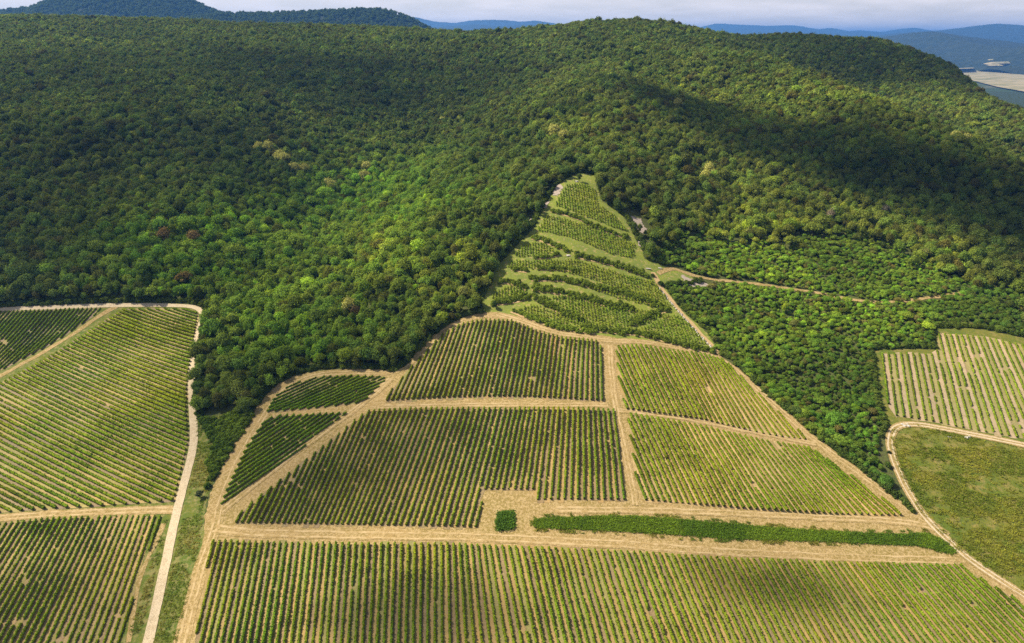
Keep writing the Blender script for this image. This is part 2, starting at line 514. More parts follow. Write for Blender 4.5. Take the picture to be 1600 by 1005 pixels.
# tracks
track("concrete_track", [(205,1100),(232,1005),(255,900),(277,795),(295,730),(304,690),(301,640),(299,590),(303,545),(315,505),(319,492),(309,481),(285,477.5),(190,477.5),(100,480),(0,484),(-200,494)],
      3.3, 0.20, M['concrete'], "pale concrete farm track bending round the left vineyard", jit=.12)
track("dirt_track", [(277,797),(250,797),(180,799),(100,802),(0,809),(-200,822)], 3.8, 0.16, M['drygrass'],
      "straw-coloured dirt track branching left between vine blocks", ruts=(-.9, .9), rut_mat=M['rut'])
track("grass_path", [(183,479),(165,488),(130,512),(85,540),(40,566),(0,588),(-80,628)], 2.6, 0.15, M['drygrass'], "dry grass path between the two left vine blocks", jit=.5)
track("dirt_track", [(255,1100),(283,1005),(300,940),(322,862),(338,820),(345,780),(372,720),(405,660),(440,610),(480,588),(540,581),(610,584),(640,568),(668,540),(700,512),(740,495),(778,492)],
      5.0, 0.14, M['drygrass'], "dry rutted track round the left side of the central vineyard", ruts=(-1.0, .9), rut_mat=M['rut'], jit=.4)
track("dirt_track", [(778,492),(820,503),(862,520),(900,525),(955,534),(1010,534),(1080,548),(1125,560),(1160,586),(1230,652),(1275,690),(1350,745),(1430,803),(1480,838)],
      4.4, 0.145, M['drygrass'], "pale worn track along the top and right edge of the vineyard", ruts=(-.9, .9), rut_mat=M['rut'], jit=.4)
track("dirt_track", [(335,826),(420,834),(600,838),(800,842),(950,850),(1150,864),(1350,872),(1490,876)], 4.2, 0.15, M['drygrass'],
      "broad straw-coloured headland track above the near vine block", ruts=(-1.2, 1.1), rut_mat=M['rut'], jit=.5)
track("dirt_track", [(610,592),(575,625),(520,665),(450,715),(390,763),(345,800)], 3.8, 0.15, M['drygrass'],
      "diagonal dirt path between small and large vine blocks", ruts=(-.8, .8), rut_mat=M['rut'], jit=.4)
track("dirt_track", [(590,636),(700,635),(850,634),(950,633)], 3.6, 0.155, M['drygrass'], "cross path between the two middle vine blocks", ruts=(-.8, .8), rut_mat=M['rut'], jit=.4)
track("dirt_track", [(953,540),(955,580),(960,630),(972,690),(988,760),(992,790)], 3.4, 0.16, M['drygrass'], "downhill path between middle and right vine blocks", ruts=(-.7, .7), rut_mat=M['rut'], jit=.4)
track("dirt_track", [(965,641),(1050,650),(1150,669),(1275,694)], 3.4, 0.155, M['drygrass'], "cross path between the two right vine blocks", ruts=(-.7, .7), rut_mat=M['rut'], jit=.4)
track("dirt_track", [(870,796),(960,797),(1100,800),(1250,807),(1400,812),(1470,826)], 3.6, 0.15, M['drygrass'], "straw path above the long green strip", ruts=(-.9,.8), rut_mat=M['rut'], jit=.4)
track("rutted_track", [(1750,1020),(1600,930),(1540,893),(1485,850),(1440,803),(1408,750),(1392,705),(1390,680),(1402,665),(1430,662),(1480,671),(1550,685),(1610,698),(1760,732)],
      3.8, 0.19, M['drygrass'], "pale two-rut track curving round the rough meadow", ruts=(-.85, .85), rut_mat=M['concrete'], jit=.15)
track("hillside_track", [(1028,428),(1050,418),(1075,428),(1100,436),(1180,443),(1260,455),(1310,465),(1370,474),(1430,470),(1500,458)],
      2.6, 0.2, M['drygrass'], "narrow pale track crossing the wooded right hillside", jit=.6)
track("footpath", [(256,818),(243,850),(228,880),(214,915),(212,940),(205,975),(199,1005)], 1.5, 0.12, M['drygrass'], "thin bare strip along the edge of the lower left vines", jit=.4)
track("footpath", [(1020,426),(1035,452),(1065,490),(1095,522),(1125,556)], 2.4, 0.2, M['palerut'], "pale footpath down the right side of the terraces", jit=.5)

# ------------------------------------------------------------------ vine blocks
def clip_line(a, b, poly):
    """intervals (t0,t1) of the line a->b inside poly"""
    d = b - a; ts = []
    n = len(poly)
    for i in range(n):
        p = poly[i]; q_ = poly[(i + 1) % n]; e = q_ - p
        den = d[0] * e[1] - d[1] * e[0]
        if abs(den) < 1e-9: continue
        t = ((p[0] - a[0]) * e[1] - (p[1] - a[1]) * e[0]) / den
        u = ((p[0] - a[0]) * d[1] - (p[1] - a[1]) * d[0]) / den
        if 0 <= u < 1: ts.append(t)
    ts.sort()
    return [(ts[i], ts[i + 1]) for i in range(0, len(ts) - 1, 2)]

rows_all = []      # dicts: pts, block, order
soil_v, soil_f, soil_c = {}, {}, {}
def row_leaves(p0, p1, hgt, wid, tint, gapf, seed):
    r = np.random.default_rng(seed)
    L = np.linalg.norm(p1 - p0); n = max(2, int(L / 0.8) + 1)
    t = np.linspace(0, 1, n)
    d = (p1 - p0) / L; nr = np.array([-d[1], d[0]])
    c = p0 + (p1 - p0) * t[:, None]
    c = c + nr * ((r.random(n) - .5) * .16)[:, None]
    vig = 0.38 + 1.15 * fbm(c[:, 0], c[:, 1], 17, 4) * r.uniform(.85, 1.1, n) + (r.random(n) - .5) * .20
    miss = (fbm(c[:, 0] + 500, c[:, 1], 5, 3) < gapf) | (r.random(n) < .008)
    vig = np.where(miss, 0.12, np.clip(vig, .35, 1.4))
    # core hedge: 5-point section
    z0 = gz(c[:, 0], c[:, 1])
    sec = [(-.5, .35), (-.62, .75), (-.18, 1.0), (.25, 1.0), (.6, .7), (.48, .35)]
    V = []
    for (sx, sz) in sec:
        w = wid * sx * (0.86 + r.random(n) * .28) * np.sqrt(vig)
        hh = hgt * .88 * sz * (0.92 + r.random(n) * .16) * vig
        q2 = c + nr * w[:, None]
        V.append(np.column_stack([q2, z0 + hh]))
    V = np.stack(V, 1).reshape(-1, 3); K = len(sec)
    f = []
    for k in range(K):
        i = np.arange(n - 1) * K; k2 = (k + 1) % K
        f.append(np.stack([i + k, i + K + k, i + K + k2, i + k2], 1))
    F = np.concatenate(f)
    # leaf clumps
    nl = int(L * 9)
    tl = r.random(nl); cl = p0 + (p1 - p0) * tl[:, None]
    vi = np.interp(tl, t, vig)
    ang = r.uniform(-.35, math.pi + .35, nl)
    lat = np.cos(ang) * wid * .62 * np.sqrt(vi) * r.uniform(.8, 1.25, nl)
    zz = hgt * vi * (.55 + .5 * np.sin(ang) * r.uniform(.85, 1.2, nl))
    cl = cl + nr * lat[:, None]
    C = np.column_stack([cl, gz(cl[:, 0], cl[:, 1]) + zz])
    nrm = np.column_stack([nr[0] * np.cos(ang), nr[1] * np.cos(ang), np.sin(ang)]) + r.normal(0, .45, (nl, 3))
    V2, F2 = leaf_quads(C, nrm, r.uniform(.16, .30, nl), r)
    keep = np.repeat(vi > .3, 4)
    Fk = F2[(vi > .3)]
    F = np.concatenate([F, Fk + len(V)])
    V = np.concatenate([V, V2])
    tn = np.tile(np.array(tint) * np.array([1.42, 1.47, .60]), (len(V), 1))
    x, y = V[:, 0], V[:, 1]
    m1 = fbm(x, y, 25, 3)[:, None]; m2 = fbm(x + 900, y, 7, 2)[:, None]
    tn = tn * (0.75 + 0.5 * m2) * (1 + (m1 - .5) * np.array([.9, .35, .2]))
    hz = (V[:, 2] - gz(x, y)) / hgt
    return V, F, np.clip(tn, .01, .5)

def leaf_quads(C, nrm, size, r):
    n = len(C)
    nrm = nrm / (np.linalg.norm(nrm, axis=1)[:, None] + 1e-9)
    ref = r.normal(size=(n, 3))
    a = np.cross(nrm, ref); a /= np.linalg.norm(a, axis=1)[:, None] + 1e-9
    b = np.cross(nrm, a)
    s = size[:, None]
    asp = r.uniform(.7, 1.3, (n, 1))
    V = np.stack([C + a * s * asp, C + b * s, C - a * s * asp, C - b * s], 1).reshape(-1, 3)
    V = V + r.normal(0, 1, V.shape) * np.repeat(s, 4, axis=0) * .12
    F = np.arange(4 * n).reshape(n, 4)
    return V, F

def color_attr(me, name, cols):
    a = me.attributes.new(name, 'FLOAT_COLOR', 'POINT')
    c = np.ones((len(me.vertices), 4), np.float32); c[:, :3] = cols
    a.data.foreach_set("color", c.ravel())

def vine_block(key, poly_px, guides, spacing, hgt, wid, tint, soils, gapf, where, edge_name, group, flip=False):
    """soils: list of colours cycled between rows. guides: [(top/left px), (bottom/right px)]"""
    poly = densify(hits(poly_px), 6)
    G = [(hit(*a), hit(*b)) for a, b in guides]
    # extend guides generously
    ex = []
    for a, b in G:
        d = (b - a); L = np.linalg.norm(d); d /= L
        ex.append((a, d, L))
    lines = []
    # order parameter along guides
    for gi in range(len(ex) - 1):
        a0, d0, L0 = ex[gi]; a1, d1, L1 = ex[gi + 1]
        m0 = a0 + d0 * L0 / 2; m1 = a1 + d1 * L1 / 2
        dm = (d0 + d1); dm /= np.linalg.norm(dm); nr = np.array([-dm[1], dm[0]])
        w = abs(np.dot(m1 - m0, nr)); n = max(1, round(w / spacing))
        # align a1 to perpendicular offset: use endpoints interpolation
        for k in range(n):
            t = k / n
            lines.append((a0 + (a1 - a0) * t, (a0 + d0 * L0) + ((a1 + d1 * L1) - (a0 + d0 * L0)) * t))
    lines.append((ex[-1][0], ex[-1][0] + ex[-1][1] * ex[-1][2]))
    # parallel rows beyond the outer guides
    def extra(A_, B_):
        out = []
        d = (A_[1] - A_[0]) / np.linalg.norm(A_[1] - A_[0]); nr = np.array([-d[1], d[0]])
        if np.dot((A_[0] + A_[1]) / 2 - (B_[0] + B_[1]) / 2, nr) < 0: nr = -nr
        for k in range(1, 90):
            a = A_[0] + nr * spacing * k; b = A_[1] + nr * spacing * k
            if not clip_line(a, b, poly): break
            out.append((a, b))
        return out
    pre = extra(lines[0], lines[1])[::-1]; post = extra(lines[-1], lines[-2])
    lines = pre + lines + post
    segs = []
    for (a, b) in lines:
        L = np.linalg.norm(b - a)
        iv = [(t0, t1) for t0, t1 in clip_line(a, b, poly) if (t1 - t0) * L > 3.0]
        segs.append([(a + (b - a) * t0, a + (b - a) * t1) for t0, t1 in iv])
    # soil strips between neighbouring rows
    SV, SF, SC = [], [], []; nv = 0
    for i in range(len(segs) - 1):
        for (p0, p1) in segs[i]:
            best = None
            for (q0, q1) in segs[i + 1]:
                ov = np.linalg.norm((p0 + p1) / 2 - (q0 + q1) / 2)
                if best is None or ov < best[0]: best = (ov, q0, q1)
            if best is None: continue
            _, q0, q1 = best
            if np.dot(q1 - q0, p1 - p0) < 0: q0, q1 = q1, q0
            if best[0] > .8 * np.linalg.norm(p1 - p0) + 6: continue
            d = (p1 - p0) / np.linalg.norm(p1 - p0)
            e = rng.uniform(-.4, 1.6, 2)
            p0e = p0 - d * e[0]; q0e = q0 - d * e[0]; p1e = p1 + d * e[1]; q1e = q1 + d * e[1]
            n = max(2, int(np.linalg.norm(p1 - p0) / 1.6))
            t = np.linspace(0, 1, n)[:, None]
            A_ = p0e + (p1e - p0e) * t; B_ = q0e + (q1e - q0e) * t
            wv = .5 + .12 * (vnoise(np.arange(n) * 1.6, np.full(n, i * 7.), 5) - .5)[:, None]
            cols_ = []
            for s in (.0, .22, None, .78, 1.0):
                m_ = A_ + (B_ - A_) * (wv if s is None else s)
                cols_.append(np.column_stack([m_, gz(m_[:, 0], m_[:, 1]) + 0.115 + (0.0 if s not in (.0, 1.0) else .02)]))
            V = np.stack(cols_, 1).reshape(-1, 3)
            base = np.array(soils[i % len(soils)]) * rng.uniform(.88, 1.12)
            sc = np.tile(base, (n, 5, 1))
            x = V[:, 0].reshape(n, 5); y = V[:, 1].reshape(n, 5)
            fn = fbm(x, y, 30, 3)[..., None]
            sc = sc * (1 + (fn - .5) * np.array([.5, .3, .1]))
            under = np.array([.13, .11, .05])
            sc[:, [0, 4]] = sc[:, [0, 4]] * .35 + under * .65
            SV.append(V); SC.append(sc.reshape(-1, 3))
            for c in range(4):
                k = np.arange(n - 1) * 5 + c
                SF.append(np.stack([k, k + 1, k + 6, k + 5], 1) + nv)
            nv += len(V)
    if SV:
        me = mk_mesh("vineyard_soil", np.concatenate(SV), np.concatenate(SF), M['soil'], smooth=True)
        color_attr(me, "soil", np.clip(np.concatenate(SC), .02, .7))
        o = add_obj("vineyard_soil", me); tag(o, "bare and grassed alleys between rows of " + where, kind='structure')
    flat = []
    for i, sg in enumerate(segs):
        for s_ in sg:
            if np.linalg.norm(s_[1] - s_[0]) > 3: flat.append((i, s_))
    # order from the photograph's left (or top) edge
    def mid(s_):
        m_ = (s_[0] + s_[1]) / 2
        X, Yp, _d = project(m_[0], m_[1], gz(m_[0], m_[1])); return (X, Yp)
    flat.sort(key=lambda f: mid(f[1])[1 if flip else 0])
    N = len(flat)
    for r_, (i, (p0, p1)) in enumerate(flat):
        a = project(p0[0], p0[1], gz(*p0)); b = project(p1[0], p1[1], gz(*p1))
        vis = 0
        for tt in np.linspace(0, 1, 12):
            px_ = a[0] + (b[0] - a[0]) * tt; py_ = a[1] + (b[1] - a[1]) * tt
            vis += (0 < px_ < 1600) and (0 < py_ < 1005)
        ln = math.hypot(a[0] - b[0], a[1] - b[1]) * vis / 12
        size = ln * (2200 / ((a[2] + b[2]) / 2))
        rows_all.append(dict(p0=p0, p1=p1, block=key, order=r_, n=N, vis=vis, size=size, hgt=hgt, wid=wid, tint=tint,
                             gapf=gapf, where=where, edges=edge_name, group=group))

tanA = (0.36, 0.235, 0.085); brownA = (0.24, 0.165, 0.085); grassA = (0.24, 0.215, 0.065); paleA = (0.38, 0.28, 0.175)
vine_block("A", [(330,847),(560,851),(830,857),(1100,872),(1300,879),(1500,884),(1530,905),(1600,946),(1760,1045),(1800,1095),(285,1095),(305,1005)],
    [((334,848),(293,1005)),((505,852),(489,1005)),((690,853),(691,1005)),((775,857),(803,1005)),((960,862),(1008,1005)),((1140,876),(1206,1005)),((1310,880),(1400,1005)),((1490,884),(1607,1005))],
    2.2, 1.22, .70, (0.115, 0.150, 0.022), [tanA, brownA, tanA, grassA], .16, "the near vine block below the headland track", ("left", "right"), "vine rows of the near block")
vine_block("B", [(575,643),(800,640),(962,642),(970,700),(975,782),(838,782),(838,766),(757,766),(745,825),(600,822),(357,818),(400,782),(480,718),(555,658)],
    [((450,680),(378,818)),((520,648),(442,820)),((650,640),(575,825)),((790,640),(743,825)),((857,640),(840,782)),((958,642),(975,782))],
    2.2, 1.25, .66, (0.110, 0.145, 0.022), [tanA, brownA, tanA, brownA], .16, "the large middle block around the straw notch", ("left", "right"), "vine rows of the large middle block")
vine_block("C", [(596,628),(640,577),(690,524),(720,507),(757,500),(800,502),(840,519),(880,529),(936,534),(943,560),(947,628)],
    [((650,560),(618,630)),((695,515),(650,630)),((760,498),(722,630)),((885,528),(872,630)),((938,533),(941,630))],
    2.2, 1.25, .66, (0.110, 0.140, 0.024), [tanA, brownA, grassA, brownA], .17, "the domed upper middle block below the terraces", ("left", "right"), "vine rows of the upper middle block")
vine_block("D", [(962,543),(1000,541),(1100,554),(1130,563),(1195,625),(1262,688),(1200,680),(1100,657),(978,640),(967,600)],
    [((965,541),(1012,642)),((1030,543),(1087,655)),((1100,553),(1168,668)),((1150,580),(1235,688))],
    2.2, 1.3, .86, (0.13, 0.155, 0.024), [tanA, (0.46, .31, .14)], .15, "the upper right block beside the woods", ("left", "right"), "vine rows of the upper right block")
vine_block("E", [(980,647),(1100,667),(1180,686),(1265,700),(1290,717),(1340,752),(1413,806),(1300,804),(1180,797),(1100,790),(1005,782),(992,740)],
    [((985,648),(1047,785)),((1060,660),(1130,790)),((1130,675),(1210,797)),((1230,693),(1325,805)),((1310,735),(1388,806))],
    2.2, 1.3, .86, (0.115, 0.145, 0.022), [(0.45, .305, .14), tanA], .16, "the lower right block above the green strip", ("left", "right"), "vine rows of the lower right block")
vine_block("F", [(455,601),(500,589),(600,589),(603,594),(568,630),(500,638),(417,645),(428,622)],
    [((425,632),(520,588)),((500,640),(610,592))], 2.2, 1.3, .6, (0.095, 0.145, 0.025), [grassA, brownA], .10, "the small upper left block beside the wood", ("top", "bottom"), "vine rows of the small upper block", flip=True)
vine_block("G", [(415,656),(440,651),(545,646),(520,664),(470,703),(400,753),(345,789),(358,757),(385,700)],
    [((400,665),(430,645)),((375,720),(480,650)),((345,789),(525,664))], 2.2, 1.3, .6, (0.095, 0.145, 0.025), [grassA, brownA], .10, "the small triangular block by the diagonal path", ("top", "bottom"), "vine rows of the small triangular block", flip=True)
vine_block("H", [(193,484),(300,483),(309,492),(300,545),(292,600),(291,640),(294,690),(272,783),(100,794),(0,801),(-200,812),(-200,715),(-60,632),(0,601),(60,569),(130,525)],
    [((200,488),(304,522)),((100,545),(295,625)),((0,600),(293,738)),((0,700),(180,790)),((-100,750),(0,801))], 2.2, 1.35, .86, (0.125, 0.160, 0.022), [(0.36,.27,.11), (0.24,.18,.11), (0.30,.26,.09)], .15, "the large left field inside the track bend", ("top", "bottom"), "vine rows of the large left field", flip=True)
vine_block("I", [(-200,497),(0,488),(163,482),(148,493),(80,538),(0,580),(-200,680)],
    [((0,490),(-62,555)),((80,487),(22,550)),((150,483),(115,520))], 2.2, 1.12, .525, (0.095, 0.145, 0.022), [(0.20,.15,.10), (0.24,.20,.08)], .20, "the upper left field below the woods", ("left", "right"), "vine rows of the upper left field")
vine_block("J", [(-200,832),(0,819),(80,811),(200,806),(258,808),(254,818),(236,855),(212,905),(205,960),(192,1005),(165,1095),(-250,1095)],
    [((30,815),(-90,1005)),((130,808),(30,1005)),((250,810),(185,1005))], 2.2, 1.12, .52, (0.125, 0.170, 0.020), [(0.26,.175,.09), (0.34,.235,.10), (.24,.20,.06)], .24, "the patchy lower left field", ("left", "right"), "vine rows of the patchy lower left field")
vine_block("K", [(1371,553),(1463,553),(1466,523),(1530,526),(1600,541),(1800,585),(1800,735),(1600,686),(1540,676),(1450,658),(1397,650),(1381,620)],
    [((1378,553),(1390,652)),((1475,520),(1517,672)),((1555,530),(1625,690))], 2.9, 1.1, .75, (0.11, 0.150, 0.028), [paleA, (0.27,.235,.085)], .26, "the right field with broad bare strips", ("left", "right"), "vine rows of the right striped field")

def ordinal(n):
    if 10 <= n % 100 <= 20: s = 'th'
    else: s = {1: 'st', 2: 'nd', 3: 'rd'}.get(n % 10, 'th')
    return f"{n}{s}"
short = dict(A="near block", B="large middle block", C="domed upper middle block", D="upper right block", E="lower right block",
             F="small upper left block", G="small triangular block", H="large left field", I="upper left field", J="patchy lower left field", K="striped right field")
# rows with real visibility, 300 biggest are things
# order is recounted over what the frame shows
from collections import defaultdict
byb = defaultdict(list)
for r_ in rows_all:
    if r_['vis'] > 0: byb[r_['block']].append(r_)
for b_, lst in byb.items():
    for k, r_ in enumerate(lst): r_['vord'] = k; r_['vn'] = len(lst)
vis_rows = sorted([r_ for r_ in rows_all if r_['vis'] > 0], key=lambda r_: -r_['size'])
ids = {id(r_) for r_ in vis_rows[:300]}
rest_V, rest_F, rest_T, nvr = [], [], [], 0
total_len = 0
for k, r_ in enumerate(rows_all):
    V, F, T = row_leaves(r_['p0'], r_['p1'], r_['hgt'], r_['wid'], r_['tint'], r_['gapf'], 100 + k)
    total_len += np.linalg.norm(r_['p1'] - r_['p0'])
    if id(r_) in ids:
        m0 = (r_['p0'] + r_['p1']) / 2; base = np.array([m0[0], m0[1], float(gz(*m0))])
        me = mk_mesh("vine_row", V - base, F, M['vine'])
        color_attr(me, "tint", T)
        o = add_obj("vine_row", me, loc=base)
        a, n_ = r_['vord'] + 1, r_['vn']
        e0, e1 = r_['edges']
        if a == 1: pos = f"{e0}most row" if e0 != 'top' else "topmost row"
        elif a == n_: pos = "rightmost row" if e1 == 'right' else "lowest row"
        elif a <= n_ / 2: pos = f"{ordinal(a)} row from the {e0}"
        else: pos = f"{ordinal(n_ - a + 1)} row from the {e1}"
        look = {'A': "leafy green", 'B': "tall green", 'C': "tall olive green", 'D': "yellow-green", 'E': "bright green", 'F': "dark green", 'G': "dark green",
                'H': "bright green", 'I': "thin green", 'J': "thin gappy green", 'K': "low sparse green"}[r_['block']]
        tag(o, f"{look} vine row, {pos} in the {short[r_['block']]}", "vine row", r_['group'])
    else:
        rest_V.append(V); rest_F.append(F + nvr); rest_T.append(T); nvr += len(V)
if rest_V:
    me = mk_mesh("vine_rows", np.concatenate(rest_V), np.concatenate(rest_F), M['vine'])
    color_attr(me, "tint", np.concatenate(rest_T))
    tag(add_obj("vine_rows", me), "shortest vine rows at the corners of the blocks", kind='stuff')
print("rows", len(rows_all), "visible", len(vis_rows), "length", round(total_len), {k: len(v) for k, v in byb.items()})

# ------------------------------------------------------------------ tree and shrub prototypes
ico = bmesh.new(); bmesh.ops.create_icosphere(ico, subdivisions=1, radius=1.0)
ICO_V = np.array([v.co[:] for v in ico.verts]); ICO_F = np.array([[v.index for v in f.verts] for f in ico.faces]); ico.free()
def crown_geo(seed, nleaf, lsize, R=3.8, Hc=9.0, lowest=2.2, nl=11):
    r = np.random.default_rng(seed)
    lobes = [(0.0, 0.0, Hc - 2.5, 2.5)] if Hc > 4 else [(0, 0, 1.1, 1.3)]
    for k in range(nl):
        a = k * 2.4 + r.uniform(-.7, .7); rad = r.uniform(.35, .88) * R
        z = r.uniform(min(lowest + 1.2, Hc - 2.0), Hc - 1.9) if Hc < 4 else r.uniform(lowest + 1.2, Hc - 2.4)
        lobes.append((math.cos(a) * rad, math.sin(a) * rad, z, r.uniform(.20, .44) * R))
    for k in range(4):
        a = r.uniform(0, 6.28); rad = r.uniform(.15, .5) * R
        lobes.append((math.cos(a) * rad, math.sin(a) * rad, r.uniform(Hc * .70, Hc * .86), r.uniform(.22, .36) * R))
    lobes = np.array(lobes)
    V, F, nv = [], [], 0
    for (x, y, z, q_) in lobes:
        v = ICO_V * q_ * .74 * r.uniform(.85, 1.15, (len(ICO_V), 1)) + np.array([x, y, z])
        V.append(v); F.append(ICO_F + nv); nv += len(v)
    coreV, coreF = np.concatenate(V), np.concatenate(F)
    per = np.maximum(10, (nleaf * lobes[:, 3] ** 2 / (lobes[:, 3] ** 2).sum()).astype(int))
    C, N = [], []
    for (x, y, z, q_), m in zip(lobes, per):
        d = r.normal(size=(m, 3)); d[:, 2] = np.abs(d[:, 2]) * 1.0 - .25
        d /= np.linalg.norm(d, axis=1)[:, None]
        c = np.array([x, y, z]) + d * q_ * np.where(r.random((m, 1)) < .16, r.uniform(1.1, 1.6, (m, 1)), r.uniform(.78, 1.22, (m, 1)))
        dist = np.linalg.norm(c[:, None, :] - lobes[None, :, :3], axis=2) / lobes[None, :, 3]
        ok = (dist > .74).all(1)
        C.append(c[ok]); N.append(d[ok])
    C = np.concatenate(C); N = np.concatenate(N) + r.normal(0, .38, (len(C), 3)) if False else np.concatenate(N)
    N = N + r.normal(0, .38, N.shape)
    lv, lf = leaf_quads(C, N, r.uniform(.7, 1.25, len(C)) * lsize, r)
    T = np.concatenate([coreF, tris_of(lf) + len(coreV)])
    return np.concatenate([coreV, lv]), T
def trunk_geo(seed, h=5.0, r0=.26):
    r = np.random.default_rng(seed)
    V, F, nv = [], [], 0
    def limb(a, b, ra, rb, n=4, sides=7):
        nonlocal nv
        a = np.array(a, float); b = np.array(b, float); d = (b - a) / np.linalg.norm(b - a)
        u = np.cross(d, [0.3, 1, 0.1]); u /= np.linalg.norm(u); w = np.cross(d, u)
        for k in range(n + 1):
            t = k / n; c = a + (b - a) * t + r.normal(0, .05, 3) * (0 < k < n)
            rr = ra + (rb - ra) * t
            for s in range(sides):
                an = s / sides * 6.2832
                V.append(c + (u * math.cos(an) + w * math.sin(an)) * rr)
        for k in range(n):
            for s in range(sides):
                F.append([nv + k * sides + s, nv + k * sides + (s + 1) % sides, nv + (k + 1) * sides + (s + 1) % sides, nv + (k + 1) * sides + s])
        nv += (n + 1) * sides
    limb((0, 0, -.6), (0.1, 0, h * .6), r0, r0 * .7)
    for k in range(5):
        a = k * 1.26 + r.uniform(-.3, .3)
        limb((0.08, 0, h * r.uniform(.45, .62)), (math.cos(a) * 2, math.sin(a) * 2, h + r.uniform(0, 1.4)), r0 * .5, r0 * .15, 3, 5)
    return np.array(V), np.array(F)
proto_col = bpy.data.collections.new("tree_kinds")          # not linked: source for the forest mass
protos, mid_me, shrub_me = [], [], []
NEAR, MID, SHR = 7, 5, 4
for k in range(NEAR):
    R_ = [3.6, 4.6, 3.0, 4.2, 3.3, 4.9, 2.8][k]; H_ = [9, 8.2, 9.8, 7.8, 9.4, 8.4, 7.4][k]
    v, f = crown_geo(20 + k, 1900, .33, R_, H_, nl=[11, 13, 9, 12, 10, 14, 9][k])
    v = v * np.array([[1, .8, 1], [.82, 1.1, 1], [1, 1, 1], [1.12, .78, 1], [.9, 1.12, 1], [1.0, .74, 1], [1.05, .9, 1]][k])
    protos.append(mk_mesh("tree_crown", v, f, M['crown']))
for k in range(MID):
    v, f = crown_geo(60 + k, 520, .56, 3.8 + .2 * (k % 3), 8.6 + .4 * (k % 2), nl=9)
    mid_me.append(mk_mesh("tree_crown_far", v, f, M['crown']))
for k in range(SHR):
    v, f = crown_geo(90 + k, 420, .24, 1.7, 2.6, lowest=-.6, nl=6)
    v = v * np.array([1, 1, .8]); v[:, 2] -= .1
    shrub_me.append(mk_mesh("shrub_crown", v, f, M['crown']))
tv, tf = trunk_geo(5)
trunk_me = mk_mesh("tree_trunk", tv, tf, M['bark'], smooth=True)

def inst_mass(name, pts, rot, scl, idx, tint, meshes, label, kind='stuff'):
    """one object that scatters the meshes on points"""
    me = bpy.data.meshes.new(name)
    me.vertices.add(len(pts)); me.vertices.foreach_set("co", np.asarray(pts, np.float32).ravel())
    def at(nm, typ, data, key):
        a = me.attributes.new(nm, typ, 'POINT'); a.data.foreach_set(key, np.asarray(data).ravel())
    at("rot", 'FLOAT_VECTOR', np.asarray(rot, np.float32), "vector")
    at("scl", 'FLOAT_VECTOR', np.asarray(scl, np.float32), "vector")
    at("idx", 'INT', np.asarray(idx, np.int32), "value")
    at("tint", 'FLOAT_VECTOR', np.asarray(tint, np.float32), "vector")
    col = bpy.data.collections.new(name + "_kinds")
    for k, m_ in enumerate(meshes):
        o = bpy.data.objects.new(f"{name}_kind_{k:02d}", m_); col.objects.link(o)
    ng = bpy.data.node_groups.new(name + "_scatter", 'GeometryNodeTree')
    ng.interface.new_socket("Geometry", in_out='INPUT', socket_type='NodeSocketGeometry')
    ng.interface.new_socket("Geometry", in_out='OUTPUT', socket_type='NodeSocketGeometry')
    n, l = ng.nodes, ng.links
    gi = n.new("NodeGroupInput"); go = n.new("NodeGroupOutput")
    m2p = n.new("GeometryNodeMeshToPoints")
    iop = n.new("GeometryNodeInstanceOnPoints")
    ci = n.new("GeometryNodeCollectionInfo"); ci.inputs["Collection"].default_value = col
    ci.inputs["Separate Children"].default_value = True; ci.inputs["Reset Children"].default_value = True
    iop.inputs["Pick Instance"].default_value = True
    def named(nm, typ):
        a = n.new("GeometryNodeInputNamedAttribute"); a.data_type = typ; a.inputs["Name"].default_value = nm; return a
    ar = named("rot", 'FLOAT_VECTOR'); as_ = named("scl", 'FLOAT_VECTOR'); ai = named("idx", 'INT')
    e2r = n.new("FunctionNodeEulerToRotation")
    l.new(gi.outputs[0], m2p.inputs["Mesh"]); l.new(m2p.outputs[0], iop.inputs["Points"])
    l.new(ci.outputs[0], iop.inputs["Instance"])
    l.new(ar.outputs["Attribute"], e2r.inputs[0]); l.new(e2r.outputs[0], iop.inputs["Rotation"])
    l.new(as_.outputs["Attribute"], iop.inputs["Scale"]); l.new(ai.outputs["Attribute"], iop.inputs["Instance Index"])
    l.new(iop.outputs[0], go.inputs[0])
    o = add_obj(name, me)
    md = o.modifiers.new("scatter", 'NODES'); md.node_group = ng
    return tag(o, label, kind=kind)

# ------------------------------------------------------------------ forest
SPC = 3.9
xs = np.arange(-1150, 1150, SPC); ys = np.arange(150, 1560, SPC)
TX, TY = np.meshgrid(xs, ys); TX = TX.ravel(); TY = TY.ravel()
TX = TX + rng.uniform(-.48, .48, len(TX)) * SPC; TY = TY + rng.uniform(-.48, .48, len(TY)) * SPC
def blob(px_, py_, rx, ry):
    return np.exp(-(((px - px_) / rx) ** 2 + ((py - py_) / ry) ** 2))
def scrub_w():
    return np.clip(1.3 * blob(1290,600,210,200) + blob(1150,440,200,60) + blob(1450,500,200,50), 0, 1)
px, py, dd = project(TX, TY, gz(TX, TY))
k_ = scrub_w() + .7 * (fbm(TX, TY, 26, 3) - .5) + rng.normal(0, .12, len(TX)) < .5
TX, TY = TX[k_], TY[k_]
sx_, sy_ = np.meshgrid(np.arange(0, 420, 2.35), np.arange(150, 460, 2.35)); sx_ = sx_.ravel(); sy_ = sy_.ravel()
sx_ = sx_ + rng.uniform(-1.15, 1.15, len(sx_)); sy_ = sy_ + rng.uniform(-1.15, 1.15, len(sy_))
px, py, dd = project(sx_, sy_, gz(sx_, sy_))
k_ = scrub_w() + .7 * (fbm(sx_, sy_, 26, 3) - .5) + rng.normal(0, .12, len(sx_)) >= .5
is_s = np.concatenate([np.zeros(len(TX), bool), np.ones(k_.sum(), bool)])
